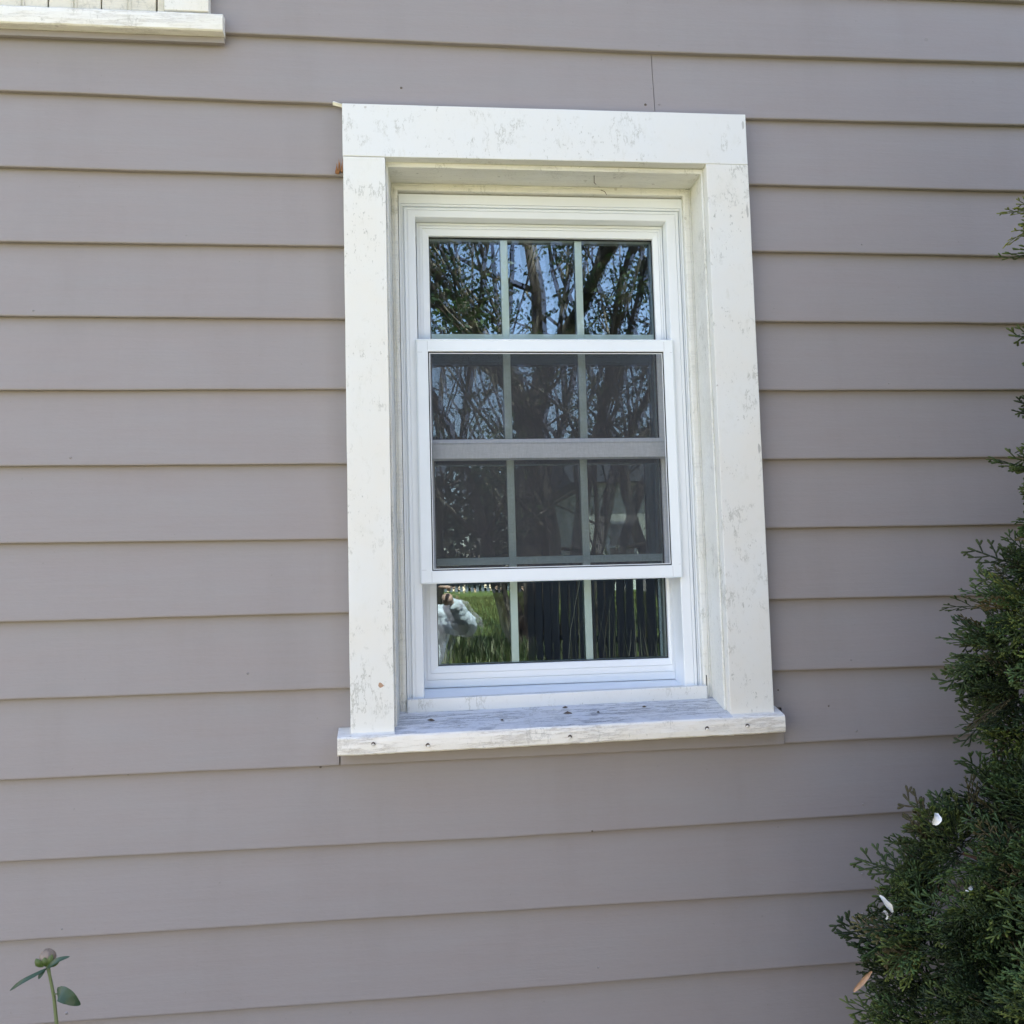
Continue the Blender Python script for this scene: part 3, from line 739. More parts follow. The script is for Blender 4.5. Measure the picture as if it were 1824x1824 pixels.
def left_x(z): return float(np.interp(z, [0.0, 0.60, 0.83, 0.96, 1.08, 1.15, 1.22, 1.30, 1.39, 1.46, 1.52, 1.60, 1.66, 1.74, 1.80, 1.88, 1.97, 2.06, 2.18, 2.26, 2.6, 3.1],
                                          [0.80, 0.72, 0.72, 0.72, 0.775, 0.86, 0.965, 0.93, 0.90, 0.91, 0.965, 1.055, 1.09, 1.045, 1.07, 1.12, 1.10, 1.12, 1.10, 1.13, 1.25, 1.50]))
REACH = 0.166
for z in (0.72, 0.80, 0.875, 0.955, 1.02, 1.085, 1.15, 1.215, 1.29, 1.355, 1.42, 1.485, 1.55, 1.62, 1.735, 1.80):
    for y in (-0.36, -0.50):
        lobe(left_x(z) + REACH + (0.0 if y == -0.36 else 0.03), y + rng.uniform(-0.03, 0.03), z, 0.062, 32)
for z in (1.89, 1.97, 2.12, 2.19): lobe(left_x(z) + 0.075, -0.42, z, 0.02, 7)
z = 0.15
while z < 3.0:
    rx = max(0.05, SX - left_x(z) - REACH); ry = min(0.60, rx * 0.80); ncir = max(5, int(2 * math.pi * (rx + ry) / 2 / 0.13))
    off = rng.uniform(0, 6.28)
    for k in range(ncir):
        a = off + 2 * math.pi * k / ncir
        x = SX + rx * math.cos(a) * rng.uniform(0.9, 1.0); y = SY + ry * math.sin(a) * rng.uniform(0.88, 1.06)
        y = min(y, -0.13)
        seen = x < 1.45 and y < -0.25 and 0.65 < z < 2.4
        lobe(x, y, z + rng.uniform(-0.04, 0.04), rng.uniform(0.06, 0.085), 34 if seen else 9)
    z += 0.112
axis = np.array([SX, SY])
VS = []; FS = []; CS = []; base = 0
for (c0, r, n) in LOBES:
    lobe_t = rng.uniform(0, 1)
    out_dir = np.array([c0[0] - axis[0], (c0[1] - axis[1]) * 1.2, 0.10]); out_dir /= np.linalg.norm(out_dir) + 1e-6
    out_dir = out_dir + np.array([0, 0, 0.35]); out_dir /= np.linalg.norm(out_dir)
    for _ in range(n):
        d = rng.normal(size=3); d /= np.linalg.norm(d)
        d = d * 0.85 + out_dir * 0.85 + np.array([0, -0.12, 0]); d /= np.linalg.norm(d)
        V, F, T = FRONDS[int(rng.integers(len(FRONDS)))]
        s = rng.uniform(0.85, 1.15) * (1.25 if rng.random() < 0.3 else 1.0)
        o0 = c0 + d * r * rng.uniform(0.05, 0.75)
        up = np.array([0, 0, 1.0]) + rng.normal(size=3) * 0.7
        side = np.cross(up, d); side /= np.linalg.norm(side); nn = np.cross(d, side)
        P = o0 + s * (V[:, :1] * d + V[:, 1:2] * side + V[:, 2:3] * nn)
        if P[:, 1].max() > 0.0: P[:, 1] -= P[:, 1].max() + 0.002
        VS.append(P); FS.append(F + base); base += len(P)
        g0 = np.array([0.013, 0.024, 0.009]); g1 = np.array([0.066, 0.122, 0.036]); g2 = np.array([0.230, 0.260, 0.045])  # base-to-tip tones: new growth, plus darker bases and sunlit tips painted in
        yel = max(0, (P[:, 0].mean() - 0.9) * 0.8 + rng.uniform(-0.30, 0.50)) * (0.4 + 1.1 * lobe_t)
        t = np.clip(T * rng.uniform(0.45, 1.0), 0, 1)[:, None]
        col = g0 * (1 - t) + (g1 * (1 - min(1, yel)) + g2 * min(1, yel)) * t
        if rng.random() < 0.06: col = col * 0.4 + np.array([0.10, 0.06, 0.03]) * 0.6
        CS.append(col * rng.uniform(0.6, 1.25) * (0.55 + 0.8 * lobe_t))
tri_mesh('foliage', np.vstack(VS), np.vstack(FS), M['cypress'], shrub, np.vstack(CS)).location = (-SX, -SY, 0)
del VS, FS, CS
# near-black core added, its colour standing in for the shaded depth; then branches
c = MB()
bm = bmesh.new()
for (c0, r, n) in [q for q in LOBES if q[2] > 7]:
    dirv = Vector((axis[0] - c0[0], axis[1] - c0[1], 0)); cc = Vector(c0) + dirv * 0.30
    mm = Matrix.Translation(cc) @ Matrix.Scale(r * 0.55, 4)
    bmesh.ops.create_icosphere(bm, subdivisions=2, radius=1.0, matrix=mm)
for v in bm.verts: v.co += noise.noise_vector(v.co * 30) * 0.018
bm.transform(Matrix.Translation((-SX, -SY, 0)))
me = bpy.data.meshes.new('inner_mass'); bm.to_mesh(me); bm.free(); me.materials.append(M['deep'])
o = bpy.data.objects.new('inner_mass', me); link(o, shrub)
c = MB()
c.tube([(0, 0, -0.05), (0.01, 0.01, 0.6), (0, 0, 1.3), (0.0, 0, 2.9)], [0.045, 0.035, 0.025, 0.008], 8)
for (c0, r, n) in LOBES[::2]:
    p1 = Vector(c0) - Vector((SX, SY, 0)); p0 = Vector((0, 0, p1.z - 0.25 * math.hypot(p1.x, p1.y) - 0.1)); p0.z = max(p0.z, 0.02)
    c.tube([p0, p0.lerp(p1, 0.5) + Vector((0, 0, 0.02)), p1], [0.010, 0.006, 0.003], 5)
c.build('branches', M['bark'], shrub, smooth=True)

# white petals caught in the shrub, dry leaf
M['petal'] = simple('petal_white', (0.80, 0.82, 0.80), 0.5, 0.3, 90, 0.08, 0.4, 0.001)
M['dryleaf'] = simple('dry_leaf', (0.42, 0.27, 0.17), 0.7, 0.2, 150, 0.4, 0.5, 0.001, (1, 1, 1))
def petal(name, label, cat, loc, length, width, mt, rot, curl=0.6, group=None, segs=8):
    c = MB(); nL, nW = segs, 4; thick = 0.0006
    for side in (0, 1):
        for i in range(nL + 1):
            t = i / nL; w = width * math.sin(math.pi * (0.08 + 0.86 * t)) ** 0.6
            for j in range(nW + 1):
                s = (j / nW - 0.5)
                c.v.append((length * (t - 0.5), w * s, curl * length * (0.25 - (t - 0.5) ** 2) + width * 0.8 * s * s + side * thick + width * 0.35 * noise.noise(Vector((t * 4 + loc[0] * 50, s * 4, loc[2] * 30)))))
    st = (nL + 1) * (nW + 1)
    for side in (0, 1):
        for i in range(nL):
            for j in range(nW):
                a = side * st + i * (nW + 1) + j; c.f.append((a, a + 1, a + nW + 2, a + nW + 1)); c.mi.append(0)
    o = c.build(name, mt, smooth=True, fixn=False); o.location = loc; o.rotation_euler = rot
    return tag(o, label, cat, group)
petal('fallen_petal', 'long curled white petal caught low on the left of the shrub', 'petal', (0.744, -0.49, 1.050), 0.034, 0.009, M['petal'], (R(80), R(52), R(8)), 0.35)
petal('fallen_petal', 'short crumpled white petal just below the long curled one', 'petal', (0.741, -0.49, 1.033), 0.016, 0.009, M['petal'], (R(70), R(60), R(40)), 0.7)
petal('fallen_petal', 'crumpled white petal perched on the shrub edge, highest of the petals', 'petal', (0.836, -0.485, 1.174), 0.019, 0.013, M['petal'], (R(60), R(-65), R(25)), 1.3, segs=12)
petal('fallen_petal', 'dim white petal half hidden deeper inside the shrub', 'petal', (0.8655, -0.52, 1.0750), 0.016, 0.006, M['petal'], (R(70), R(-20), R(20)), 0.6)
petal('dead_leaf', 'narrow dry tan leaf snagged on the lower left edge of the shrub', 'leaf', (0.699, -0.49, 0.937), 0.042, 0.0075, M['dryleaf'], (R(80), R(-42), R(0)), 0.12)

# ------------------------------------------------------------------ flower bud at the lower left
M['stem'] = simple('green_stem', (0.13, 0.17, 0.07), 0.5, 0.4, 60, 0.2)
M['greenleaf'] = simple('green_leaf', (0.026, 0.062, 0.030), 0.42, 0.5, 70, 0.25, 0.5, 0.001)
M['budgreen'] = simple('bud_sepal', (0.055, 0.095, 0.022), 0.45, 0.5, 60, 0.25)
M['bud'] = simple('bud_skin', (0.24, 0.19, 0.14), 0.45, 0.5, 60, 0.35, 0.4, 0.001)
pl = empty('flower_plant', (-0.50, -0.30, 0))
tag(pl, 'single tall bud stem with narrow leaves in front of the lower left siding', 'plant')
def PL(mb, name, mt, **kw):
    mb.v = [(v[0] + 0.50, v[1] + 0.30, v[2]) for v in mb.v]
    return mb.build(name, mt, pl, **kw)
Y0 = -0.30
c = MB(); c.tube([(-0.505, Y0, 0.0), (-0.530, Y0, 0.45), (-0.5490, Y0, 0.80), (-0.5525, Y0, 0.887), (-0.5572, Y0, 0.930), (-0.5640, Y0, 0.963), (-0.5675, Y0, 0.9795)], [0.0045, 0.004, 0.0032, 0.0028, 0.0026, 0.0024, 0.0034], 9, )
PL(c, 'stem', M['stem'], smooth=True)
bm = bmesh.new(); bmesh.ops.create_uvsphere(bm, u_segments=24, v_segments=16, radius=0.0125)
for v in bm.verts:
    a = math.atan2(v.co.y, v.co.x); v.co *= 1 + 0.05 * math.sin(a * 5 + v.co.z * 140); v.co.z *= 1.02
bm.transform(Matrix.Translation((-0.5675 + 0.50, 0, 0.991))); me = bpy.data.meshes.new('bud'); bm.to_mesh(me); bm.free(); me.materials.append(M['bud'])
for p_ in me.polygons: p_.use_smooth = True
o = bpy.data.objects.new('bud', me); link(o, pl)
def blade(name, pts, wid, mt, up=(0, -0.35, 1), fold=0.25, wprof=None, nseg=14):
    """a leaf along a curve of 3-D points"""
    P = [Vector(p) for p in pts]; c = MB(); th = 0.0005
    def cv(t):
        n = len(P) - 1; f = t * n; i = min(int(f), n - 1); u = f - i
        p0, p1, p2, p3 = P[max(i - 1, 0)], P[i], P[i + 1], P[min(i + 2, n)]
        return 0.5 * ((2 * p1) + (p2 - p0) * u + (2 * p0 - 5 * p1 + 4 * p2 - p3) * u * u + (3 * p1 - p0 - 3 * p2 + p3) * u ** 3)
    upv = Vector(up).normalized()
    for s_ in (0, 1):
        for i in range(nseg + 1):
            t = i / nseg; p = cv(t); d = (cv(min(t + 0.01, 1)) - cv(max(t - 0.01, 0))).normalized()
            sd_ = d.cross(upv).normalized(); nn = sd_.cross(d)
            w = wid * (wprof(t) if wprof else math.sin(math.pi * min(1, 0.06 + 0.94 * t)) ** 0.8)
            for j in (-1, -0.5, 0, 0.5, 1):
                c.v.append(tuple(p + sd_ * w * 0.5 * j + nn * (abs(j) * w * 0.5 * fold + s_ * th + 0.03 * w * math.sin(i * 1.9 + j * 2))))
    st = (nseg + 1) * 5
    for s_ in (0, 1):
        for i in range(nseg):
            for j in range(4):
                a = s_ * st + i * 5 + j; c.f.append((a, a + 1, a + 6, a + 5)); c.mi.append(0)
    return PL(c, name, mt, smooth=True, fixn=False)
blade('leaf', [(-0.5640, Y0 - 0.010, 0.978), (-0.5560, Y0 - 0.016, 0.984), (-0.5430, Y0 - 0.02, 0.9925), (-0.5275, Y0 - 0.018, 0.9955)], 0.0085, M['greenleaf'], up=(-0.3, -0.8, 0.55))
blade('leaf', [(-0.5660, Y0 - 0.006, 0.9755), (-0.5780, Y0 - 0.015, 0.9715), (-0.5980, Y0 - 0.02, 0.9630), (-0.6120, Y0 - 0.014, 0.9530), (-0.6215, Y0 - 0.006, 0.9455)], 0.0065, M['greenleaf'], up=(0.2, -0.75, 0.6))
blade('leaf', [(-0.5690, Y0 - 0.006, 0.9755), (-0.5735, Y0 - 0.010, 0.9690), (-0.5765, Y0 - 0.012, 0.9620)], 0.0065, M['greenleaf'], up=(0.1, -1, 0.2), nseg=6)
blade('leaf', [(-0.5498, Y0 - 0.006, 0.9355), (-0.5420, Y0 - 0.014, 0.9385), (-0.5300, Y0 - 0.016, 0.9325), (-0.5210, Y0 - 0.012, 0.9235), (-0.5145, Y0 - 0.006, 0.9165)], 0.0225, M['greenleaf'], up=(0.1, -1, 0.35), fold=0.12,
      wprof=lambda t: (math.sin(math.pi * min(1, t ** 0.62)) ** 0.85))
c = MB(); c.tube([(-0.5567, Y0, 0.9335), (-0.553, Y0 - 0.003, 0.9345), (-0.5495, Y0 - 0.006, 0.9356)], [0.0016, 0.0012, 0.0010], 6); PL(c, 'leaf_stalk', M['stem'], smooth=True)
for (dx, dz, tw, ln) in ((0.006, -0.004, 0.3, 0.020), (-0.007, -0.004, -0.5, 0.015), (0.000, -0.009, 0.0, 0.016), (0.012, 0.001, 0.7, 0.014)):
    bx_, bz_ = -0.5675 + dx * 0.4, 0.9800
    blade('sepal', [(bx_, Y0 - 0.009, bz_), (bx_ + dx * 0.9, Y0 - 0.0142, bz_ + ln * 0.45), (bx_ + dx * 1.5, Y0 - 0.0125, bz_ + ln * 0.95)], 0.0105, M['budgreen'], up=(0, -1, 0.1), nseg=7, fold=-0.3)
blade('sepal', [(-0.5740, Y0 - 0.004, 0.9830), (-0.5795, Y0 - 0.006, 0.9845), (-0.5840, Y0 - 0.006, 0.9875)], 0.0035, M['budgreen'], nseg=5)
blade('sepal', [(-0.5740, Y0 - 0.004, 0.9800), (-0.5800, Y0 - 0.006, 0.9802), (-0.5845, Y0 - 0.006, 0.9808)], 0.0030, M['budgreen'], nseg=5)

# ------------------------------------------------------------------ the garden behind the photographer, seen in the panes
M['trunk'] = None
mt, nt, out = mat('smooth_mottled_bark')
n1 = noise_n(nt, 5, 5, 0.6, (1, 1, 0.16)); n2 = noise_n(nt, 22, 5, 0.65, (1, 1, 0.12), (4, 0, 0))
c = mix(nt, ramp(nt, n1, [(0.50, 0.0), (0.60, 1.0)]), (0.045, 0.032, 0.026), (0.34, 0.26, 0.20))
c = mix(nt, math_n(nt, 'MULTIPLY', ramp(nt, n2, [(0.5, 0.0), (0.62, 1.0)]), 0.7), c, (0.035, 0.026, 0.022))
bsdf(nt, out, c, 0.7, 0.2, n2, 0.5, 0.01)
M['trunk'] = mt
def grow(mb, p, d, length, r, depth, rs, tips, spread=0.45, up=0.25):
    n = 5; pts = [p.copy()]; rad = [r]
    q = p.copy(); dd = d.copy(); r = r * (1.12 if depth > 2 else 1.25)
    for i in range(n):
        dd = (dd + Vector(rs.normal(size=3)) * 0.07 + Vector((0, 0, up * 0.08))).normalized()
        q = q + dd * (length / n); pts.append(q.copy()); rad.append(r * (1 - 0.40 * (i + 1) / n))
    mb.tube(pts, rad, 7 if depth > 2 else 5, cap=False)
    if depth == 0:
        tips.append((q.copy(), dd.copy())); return
    if depth <= 2 and rs.random() < 0.55:
        for k in (2, 4): tips.append((pts[k].copy(), dd.copy()))
    kids = 2 if depth > 3 else int(rs.integers(2, 4))
    for k in range(kids):
        nd = (dd + Vector(rs.normal(size=3)) * spread + Vector((0, 0, up))).normalized()
        grow(mb, q, nd, length * rs.uniform(0.62, 0.85), rad[-1] * rs.uniform(0.65, 0.85), depth - 1, rs, tips, spread, up)
    if depth > 1:
        for k in range(2):
            i = int(rs.integers(2, n)); nd = (dd + Vector(rs.normal(size=3)) * 0.7).normalized()
            grow(mb, pts[i], nd, length * 0.5, rad[i] * 0.4, max(0, depth - 2), rs, tips, spread, up)
def leaf_cloud(tips, per, size, spread, cols, rs):
    V = []; F = []; C = []; b = 0
    for (p, d) in tips:
        for _ in range(per):
            c0 = np.array(p) + rs.normal(size=3) * spread
            a = rs.normal(size=3); a /= np.linalg.norm(a); bb = np.cross(a, rs.normal(size=3)); bb /= np.linalg.norm(bb)
            s = size * rs.uniform(0.6, 1.3)
            V += [c0 - a * s, c0 + bb * s * 0.45, c0 + a * s, c0 - bb * s * 0.45]; F.append((b, b + 1, b + 2, b + 3)); b += 4
            cc = np.array(cols[int(rs.integers(len(cols)))]) * rs.uniform(0.7, 1.3); C += [cc] * 4
    return np.array(V), np.array(F), np.array(C)
GREENS = [(0.030, 0.055, 0.016), (0.045, 0.075, 0.02), (0.025, 0.048, 0.016), (0.085, 0.10, 0.025)]
def myrtle(x, y, trunks, label, height, seed, per=5, leafs=GREENS, name='crape_myrtle', spread=0.42):
    rs = np.random.default_rng(seed); zb = ground_z(x, y)
    root = empty(name, (x, y, zb)); tag(root, label, 'tree', 'trees reflected in the window')
    tips = []; mb = MB()
    for (dx, dy, lean, azi, r, L, dep) in trunks:
        d = Vector((math.sin(lean) * math.cos(azi), math.sin(lean) * math.sin(azi), math.cos(lean)))
        grow(mb, Vector((dx, dy, -0.15)), d, L, r, dep, rs, tips, spread, 0.35)
    mb.build('trunk', M['trunk'], root, smooth=True, fixn=False)
    V, F, C = leaf_cloud(tips, per * 2, 0.032, 0.11, leafs, rs)
    o = tri_mesh('crown', V, F, M['leaf'], root, C)
    return root
PI = math.pi
myrtle(1.50, -7.6, [(-0.28, 0.3, 0.34, PI, 0.075, 2.2, 4), (-0.24, 0.15, 0.07, 0.0, 0.15, 3.0, 4), (0.0, -0.1, 0.02, 0, 0.13, 2.6, 4), (0.14, 0.1, 0.12, 0.2, 0.09, 2.4, 4),
                    (0.26, 0.0, 0.26, 0.1, 0.08, 2.2, 4), (-0.02, 0.22, 0.20, PI * 0.5, 0.07, 2.1, 4), (0.38, -0.1, 0.38, -0.2, 0.07, 2.1, 4)],
       'multi-stemmed pale-barked tree fanning up across the middle of the window reflection', 6, 21, 16)
myrtle(3.55, -9.2, [(0, 0, 0.08, PI, 0.11, 2.6, 4), (0.2, 0, 0.22, 0.4, 0.08, 2.4, 4), (-0.2, 0, 0.30, PI, 0.08, 2.3, 4), (0.1, 0.2, 0.35, 1.2, 0.07, 2.2, 4)],
       'leafy multi-stemmed tree reflected at the right of the panes', 6, 33, 16)
myrtle(0.35, -11.5, [(0, 0, 0.10, PI, 0.09, 2.9, 4), (0.15, 0, 0.26, 0.3, 0.07, 2.5, 4), (-0.2, 0, 0.28, PI, 0.07, 2.5, 4)],
       'slender branching tree reflected at the left of the panes', 6, 47, 10)
# far wood: one mass
rs = np.random.default_rng(5)
tips = []
for k in range(1500):
    x = rs.uniform(-22, 34); y = rs.uniform(-48, -33); hgt = 4.6 + min(2.5, max(0, (x - 2) * 0.25)) + 2.0 * noise.noise(Vector((x * 0.22, 0, 3))) + 1.0 * noise.noise(Vector((x * 0.9, 0, 8)))
    z = 1.7 + rs.uniform(0, 1) ** 0.8 * hgt; tips.append(((x, y, z), None))
V, F, C = leaf_cloud(tips, 26, 0.26, 0.80, [(0.025, 0.042, 0.016), (0.035, 0.05, 0.02), (0.05, 0.05, 0.028), (0.02, 0.03, 0.014)], rs)
wood = tri_mesh('woodland', V, F, M['leaf'], None, C)
tag(wood, 'far dark wood behind the garden', 'woodland', kind='stuff')
# undergrowth and grass
def blades(name, pts, hmin, hmax, wid, cols, rs, lean=0.35):
    V = []; F = []; C = []; b = 0
    for (x, y) in pts:
        z = ground_z(x, y) - 0.01; h_ = rs.uniform(hmin, hmax); a = rs.uniform(0, 6.28); l = rs.uniform(0, lean) * h_; w = wid * rs.uniform(0.6, 1.4)
        dx, dy = math.cos(a) * l, math.sin(a) * l; sx, sy = -math.sin(a) * w, math.cos(a) * w
        V += [(x - sx, y - sy, z), (x + sx, y + sy, z), (x + dx * 0.4 + sx * 0.8, y + dy * 0.4 + sy * 0.8, z + h_ * 0.6), (x + dx * 0.4 - sx * 0.8, y + dy * 0.4 - sy * 0.8, z + h_ * 0.6),
              (x + dx, y + dy, z + h_), (x + dx + sx * 0.1, y + dy + sy * 0.1, z + h_ * 0.99)]
        F += [(b, b + 1, b + 2, b + 3), (b + 3, b + 2, b + 5, b + 4)]; b += 6
        cc = np.array(cols[int(rs.integers(len(cols)))]) * rs.uniform(0.7, 1.3); C += [cc] * 6
    return tri_mesh(name, np.array(V), np.array(F), M['grass'], None, np.array(C))
rs = np.random.default_rng(8)
gp = [(rs.uniform(-1.5, 5.5), rs.uniform(-20, -5.2)) for _ in range(26000)]
tag(blades('grass', gp, 0.03, 0.09, 0.006, [(0.16, 0.155, 0.04), (0.20, 0.19, 0.06), (0.11, 0.115, 0.028)], rs), 'sunny green lawn seen in the window', 'grass', kind='stuff')
gp = [(rs.uniform(-0.2, 3.2), rs.uniform(-6.2, -4.9)) for _ in range(5200)] + [(rs.normal(1.35, 0.45), rs.normal(-7.1, 0.3)) for _ in range(1500)]
tag(blades('tall_weeds', gp, 0.06, 0.26, 0.011, [(0.06, 0.08, 0.025), (0.09, 0.11, 0.035), (0.28, 0.26, 0.14), (0.04, 0.055, 0.018)], rs, 0.6), 'tall weeds and seeding grass at the foot of the reflected garden', 'weeds', kind='stuff')
# dark picket fence, near
M['fence'] = simple('dark_stained_boards', (0.015, 0.014, 0.024), 0.6, 0.3, 14, 0.3, 0.4, 0.003, (1, 1, 0.2))
fe = empty('picket_fence', (1.0, -6.3, ground_z(1.0, -6.3)))
tag(fe, 'dark upright board fence with narrow gaps, reflected low in the window', 'fence')
A = Vector((1.14, -6.3, 0)); B = Vector((2.55, -4.2, 0)); L_ = (B - A).length; t_ = 0
base_z = ground_z(1.0, -6.3); k = 0; fd = (B - A).normalized(); fn = Vector((-fd.y, fd.x, 0))
while t_ < L_:
    p = A + fd * t_; z0 = ground_z(p.x, p.y) - 0.05; w = 0.085; top = 1.80 + 0.02 * noise.noise(Vector((k * 3.3, 0, 0)))
    if z0 > top - 0.3: top = z0 + 1.0
    c = MB(); a = p - fn * 0.009; e1 = p + fd * w; e = e1 - fn * 0.009; a2 = p + fn * 0.009; e2 = e1 + fn * 0.009
    vs = []
    for q in (a, e, e2, a2): vs.append((q.x - 1.0, q.y + 6.3, z0 - base_z))
    for q in (a, e, e2, a2): vs.append((q.x - 1.0, q.y + 6.3, top - 0.05 - base_z))
    mid_ = (a + e) / 2; mid2 = (a2 + e2) / 2; vs += [(mid_.x - 1.0, mid_.y + 6.3, top - base_z), (mid2.x - 1.0, mid2.y + 6.3, top - base_z)]
    c.add(vs, [(0, 1, 5, 4), (1, 2, 6, 5), (2, 3, 7, 6), (3, 0, 4, 7), (4, 5, 8), (6, 7, 9), (5, 6, 9, 8), (7, 4, 8, 9), (0, 3, 2, 1)])
    c.build('picket', M['fence'], fe); t_ += w + [0.012, 0.03, 0.008, 0.045][k % 4]; k += 1
for zz in (1.15, 1.66):
    c = MB(); p = A - fn * 0.035 * 1; q = B - fn * 0.035
    c.tube([(p.x - 1.0, p.y + 6.3, zz - base_z + 0.25 * 0), (q.x - 1.0, q.y + 6.3, zz - base_z)], 0.025, 4); c.build('rail', M['fence'], fe)
# pale tall stalks before the fence
gp = [(A.x + fd.x * t - 0.15 + rs.normal() * 0.05, A.y + fd.y * t + 0.2 + rs.normal() * 0.08) for t in rs.uniform(0.6, L_, 60)]
tag(blades('dry_stalks', gp, 0.6, 1.1, 0.004, [(0.20, 0.18, 0.14), (0.12, 0.12, 0.08)], rs, 0.25), 'thin pale dry stalks in front of the dark fence', 'stalks', kind='stuff')
# white picket fence, far
M['whitefence'] = simple('white_fence', (0.22, 0.23, 0.25), 0.6, 0.3)
wf = empty('picket_fence', (0, -27, ground_z(0, -27))); tag(wf, 'low distant pale fence across the end of the lawn', 'fence')
c = MB()
for k in range(150):
    x = -6 + k * 0.16; c.box(x, x + 0.09, -0.01, 0.01, 0, 0.62 + 0.02 * (k % 2))
c.build('slat', M['whitefence'], wf)['kind'] = 'stuff'
c = MB(); c.box(-6, 18, 0.02, 0.05, 0.2, 0.3); c.build('rail', M['fence'], wf)
c = MB(); c.box(-6, 18, 0.02, 0.05, 0.6, 0.7); c.build('rail', M['fence'], wf)
# neighbour's house in sunlight
M['tan'] = simple('tan_siding', (0.62, 0.58, 0.50), 0.7, 0.3, 3, 0.1, 0.4, 0.01, (1, 1, 6))
M['winglass'] = simple('far_glass', (0.03, 0.035, 0.045), 0.1, 0.6)
nh = empty('house', (8.0, -24, ground_z(8, -24))); tag(nh, 'sunlit tan house with white framed windows, far off in the reflection', 'house')
c = MB(); c.box(-2.9, 5, -6, 0, -0.3, 3.1); c.build('wall', M['tan'], nh)
c = MB(); c.add([(-3.3, 0.4, 2.95), (5.4, 0.4, 2.95), (5.4, -3, 4.6), (-3.3, -3, 4.6), (-3.3, -6.4, 2.95), (5.4, -6.4, 2.95)], [(0, 1, 2, 3), (3, 2, 5, 4), (0, 3, 4), (1, 2, 5), (0, 1, 5, 4)]); c.build('roof', M['shingle'], nh)
for x in (-2.3, -0.9, 0.6, 2.4):
    c = MB(); c.rings([(x, x + 0.85, 0.5, 1.9, -0.01), (x, x + 0.85, 0.5, 1.9, 0.06), (x + 0.09, x + 0.76, 0.59, 1.81, 0.06), (x + 0.09, x + 0.76, 0.59, 1.81, 0.0)])
    c.box(x + 0.09, x + 0.76, 0.01, 0.05, 1.17, 1.22); f_ = c.build('window', M['whitefence'], nh)
    c = MB(); c.box(x + 0.09, x + 0.76, -0.02, 0.008, 0.59, 1.81); c.build('pane', M['winglass'], f_)

# ------------------------------------------------------------------ the photographer
M['skin'] = simple('skin', (0.50, 0.30, 0.22), 0.5, 0.4, 60, 0.08)
M['shirt'] = simple('light_grey_sweatshirt', (0.50, 0.50, 0.53), 0.9, 0.1, 11, 0.03, 0.7, 0.03, (1, 1, 0.6))
M['trousers'] = simple('dark_trousers', (0.03, 0.032, 0.045), 0.9, 0.1)
M['shoe'] = simple('dark_shoe', (0.03, 0.03, 0.03), 0.5, 0.3)
M['hair'] = simple('brown_hair', (0.06, 0.04, 0.03), 0.7, 0.3)
M['phone'] = simple('black_phone', (0.01, 0.01, 0.012), 0.15, 0.6)
person = empty('person', (0.05, -2.42, 0)); tag(person, 'person in light grey sweatshirt raising a phone, reflected in the lower pane', 'person')
PO = Vector((0.05, -2.42, 0))
def skin_obj(name, verts, edges, radii, mt, root=0, sub=2):
    me = bpy.data.meshes.new(name); me.from_pydata([tuple(Vector(v) - PO) for v in verts], edges, []); me.materials.append(mt)
    o = bpy.data.objects.new(name, me); link(o, person)
    sk = o.modifiers.new('skin', 'SKIN'); sk.use_smooth_shade = True
    lay = me.skin_vertices[0] if me.skin_vertices else None
    if lay is None:
        bm_ = bmesh.new(); bm_.from_mesh(me); bm_.verts.layers.skin.verify(); bm_.to_mesh(me); bm_.free(); lay = me.skin_vertices[0]
    for i, r in enumerate(radii):
        lay.data[i].radius = (r, r) if not isinstance(r, tuple) else r
        lay.data[i].use_root = (i == root)
    sb = o.modifiers.new('sub', 'SUBSURF'); sb.levels = sub; sb.render_levels = sub
    if name in ('sweatshirt', 'trousers'):
        tx = bpy.data.textures.new('folds_' + name, 'CLOUDS'); tx.noise_scale = 0.045; tx.noise_depth = 2
        dp = o.modifiers.new('folds', 'DISPLACE'); dp.texture = tx; dp.strength = 0.032; dp.mid_level = 0.5
    return o
px, py = 0.05, -2.42
# joints: right arm (towards +x) and left arm both hold the phone level in front of the face
SHR, ELR, WRR = (px + 0.165, py - 0.02, 1.435), (0.312, -2.205, 1.392), (0.216, -2.062, 1.518)
SHL, ELL, WRL = (px - 0.165, py - 0.02, 1.435), (-0.19, -2.205, 1.392), (-0.06, -2.062, 1.518)
body_v = [(px, py, 0.98), (px, py, 1.18), (px, py, 1.36), (px, py, 1.47), (px, py + 0.03, 1.56), (px, py + 0.04, 1.64), (px, py + 0.035, 1.72),
          SHR, ELR, WRR, (0.208, -2.030, 1.545), SHL, ELL, WRL, (-0.055, -2.030, 1.545),
          (px + 0.10, py, 0.90), (px + 0.12, py + 0.01, 0.50), (px + 0.12, py - 0.02, 0.08), (px + 0.13, py + 0.14, 0.03),
          (px - 0.10, py, 0.90), (px - 0.12, py + 0.01, 0.50), (px - 0.12, py - 0.02, 0.08), (px - 0.13, py + 0.14, 0.03)]
body_e = [(0, 1), (1, 2), (2, 3), (3, 4), (4, 5), (5, 6), (2, 7), (7, 8), (8, 9), (9, 10), (2, 11), (11, 12), (12, 13), (13, 14), (0, 15), (15, 16), (16, 17), (17, 18), (0, 19), (19, 20), (20, 21), (21, 22)]
body_r = [0.12, 0.11, 0.12, 0.05, 0.055, 0.088, 0.08, 0.030, 0.028, 0.025, 0.034, 0.030, 0.028, 0.025, 0.034, 0.085, 0.058, 0.045, 0.04, 0.085, 0.058, 0.045, 0.04]
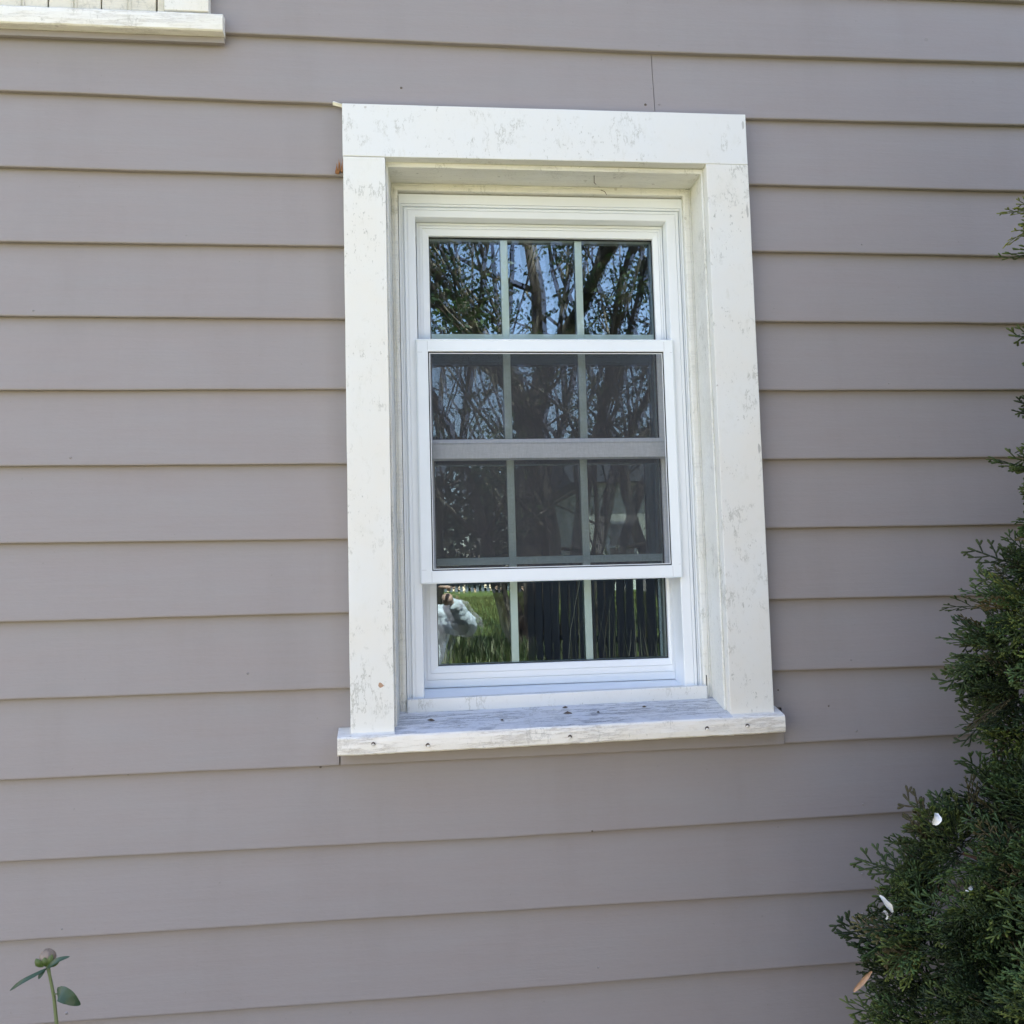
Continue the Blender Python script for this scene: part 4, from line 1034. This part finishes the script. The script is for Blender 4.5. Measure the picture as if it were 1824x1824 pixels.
def fingers(wx, sgn, z, y):
    vs, es, rs_ = [], [], []
    for k, (dz, ln) in enumerate(((0.026, 0.9), (0.010, 1.0), (-0.007, 0.95), (-0.023, 0.8))):
        b = len(vs)
        vs += [(wx, y - 0.012, z + dz * 0.6), (wx - sgn * 0.004, y + 0.028, z + dz), (wx - sgn * 0.030 * ln, y + 0.040, z + dz * 1.05), (wx - sgn * 0.055 * ln, y + 0.030, z + dz * 1.05)]
        es += [(b, b + 1), (b + 1, b + 2), (b + 2, b + 3)]; rs_ += [0.010, 0.009, 0.0085, 0.0075]
    b = len(vs)
    vs += [(wx, y - 0.015, z - 0.02), (wx - sgn * 0.022, y - 0.012, z - 0.028), (wx - sgn * 0.048, y - 0.006, z - 0.022)]; es += [(b, b + 1), (b + 1, b + 2)]; rs_ += [0.012, 0.010, 0.0085]
    return vs, es, rs_
skin_obj('body', body_v, body_e, body_r, M['skin'])
for wx, sg in ((0.222, 1), (-0.055, -1)):
    vs, es, rs_ = fingers(wx, sg, 1.553, -2.022)
    skin_obj('hand', vs, es, rs_, M['skin'])
skin_obj('sweatshirt', [(px, py, 0.94), (px, py, 1.14), (px, py, 1.34), (px, py + 0.005, 1.47), SHR, ((SHR[0] + ELR[0]) / 2 + 0.02, (SHR[1] + ELR[1]) / 2, (SHR[2] + ELR[2]) / 2), ELR, ((ELR[0] + WRR[0]) / 2, (ELR[1] + WRR[1]) / 2, (ELR[2] + WRR[2]) / 2), WRR,
                        SHL, ((SHL[0] + ELL[0]) / 2 - 0.02, (SHL[1] + ELL[1]) / 2, (SHL[2] + ELL[2]) / 2), ELL, ((ELL[0] + WRL[0]) / 2, (ELL[1] + WRL[1]) / 2, (ELL[2] + WRL[2]) / 2), WRL],
         [(0, 1), (1, 2), (2, 3), (2, 4), (4, 5), (5, 6), (6, 7), (7, 8), (2, 9), (9, 10), (10, 11), (11, 12), (12, 13)],
         [0.140, 0.128, 0.138, 0.070, 0.070, 0.066, 0.060, 0.052, 0.038, 0.070, 0.066, 0.060, 0.052, 0.038], M['shirt'], sub=4)
skin_obj('trousers', [(px, py, 0.97), (px, py, 0.90), (px + 0.10, py, 0.84), (px + 0.12, py + 0.01, 0.50), (px + 0.12, py - 0.02, 0.10), (px - 0.10, py, 0.84), (px - 0.12, py + 0.01, 0.50), (px - 0.12, py - 0.02, 0.10)],
         [(0, 1), (1, 2), (2, 3), (3, 4), (1, 5), (5, 6), (6, 7)], [0.15, 0.145, 0.105, 0.078, 0.065, 0.105, 0.078, 0.065], M['trousers'])
for s in (1, -1):
    skin_obj('shoe', [(px + s * 0.12, py - 0.05, 0.045), (px + s * 0.125, py + 0.06, 0.045), (px + s * 0.13, py + 0.18, 0.035)], [(0, 1), (1, 2)], [0.048, 0.05, 0.036], M['shoe'])
def ico(name, loc, scl, mt, sub=3, cut=None):
    bm_ = bmesh.new(); bmesh.ops.create_icosphere(bm_, subdivisions=sub, radius=1.0)
    bm_.transform(Matrix.Translation(Vector(loc) - PO) @ Matrix.Diagonal((*scl, 1)))
    if cut: 
        dl = [v for v in bm_.verts if cut(v.co + PO)]; bmesh.ops.delete(bm_, geom=dl, context='VERTS')
    me = bpy.data.meshes.new(name); bm_.to_mesh(me); bm_.free(); me.materials.append(mt)
    for p_ in me.polygons: p_.use_smooth = True
    o = bpy.data.objects.new(name, me); return link(o, person)
ico('hair', (px, py + 0.02, 1.70), (0.092, 0.108, 0.115), M['hair'], cut=lambda v: v.y > py + 0.055 and v.z < 1.745)
ico('nose', (px, py + 0.128, 1.672), (0.013, 0.018, 0.022), M['skin'], 2)
for s in (1, -1):
    ico('ear', (px + s * 0.086, py + 0.035, 1.675), (0.010, 0.018, 0.030), M['skin'], 2)
    ico('eye', (px + s * 0.032, py + 0.112, 1.695), (0.012, 0.008, 0.007), M['shoe'], 2)
ico('mouth', (px, py + 0.118, 1.632), (0.024, 0.007, 0.006), simple('lips', (0.35, 0.14, 0.12), 0.5), 2)
c = MB(); c.box(-0.012, 0.172, -1.9990, -1.9910, 1.512, 1.590)
ph = c.build('phone', M['phone'], bevel=0.003); tag(ph, 'black phone held level in both hands by the reflected person', 'phone')
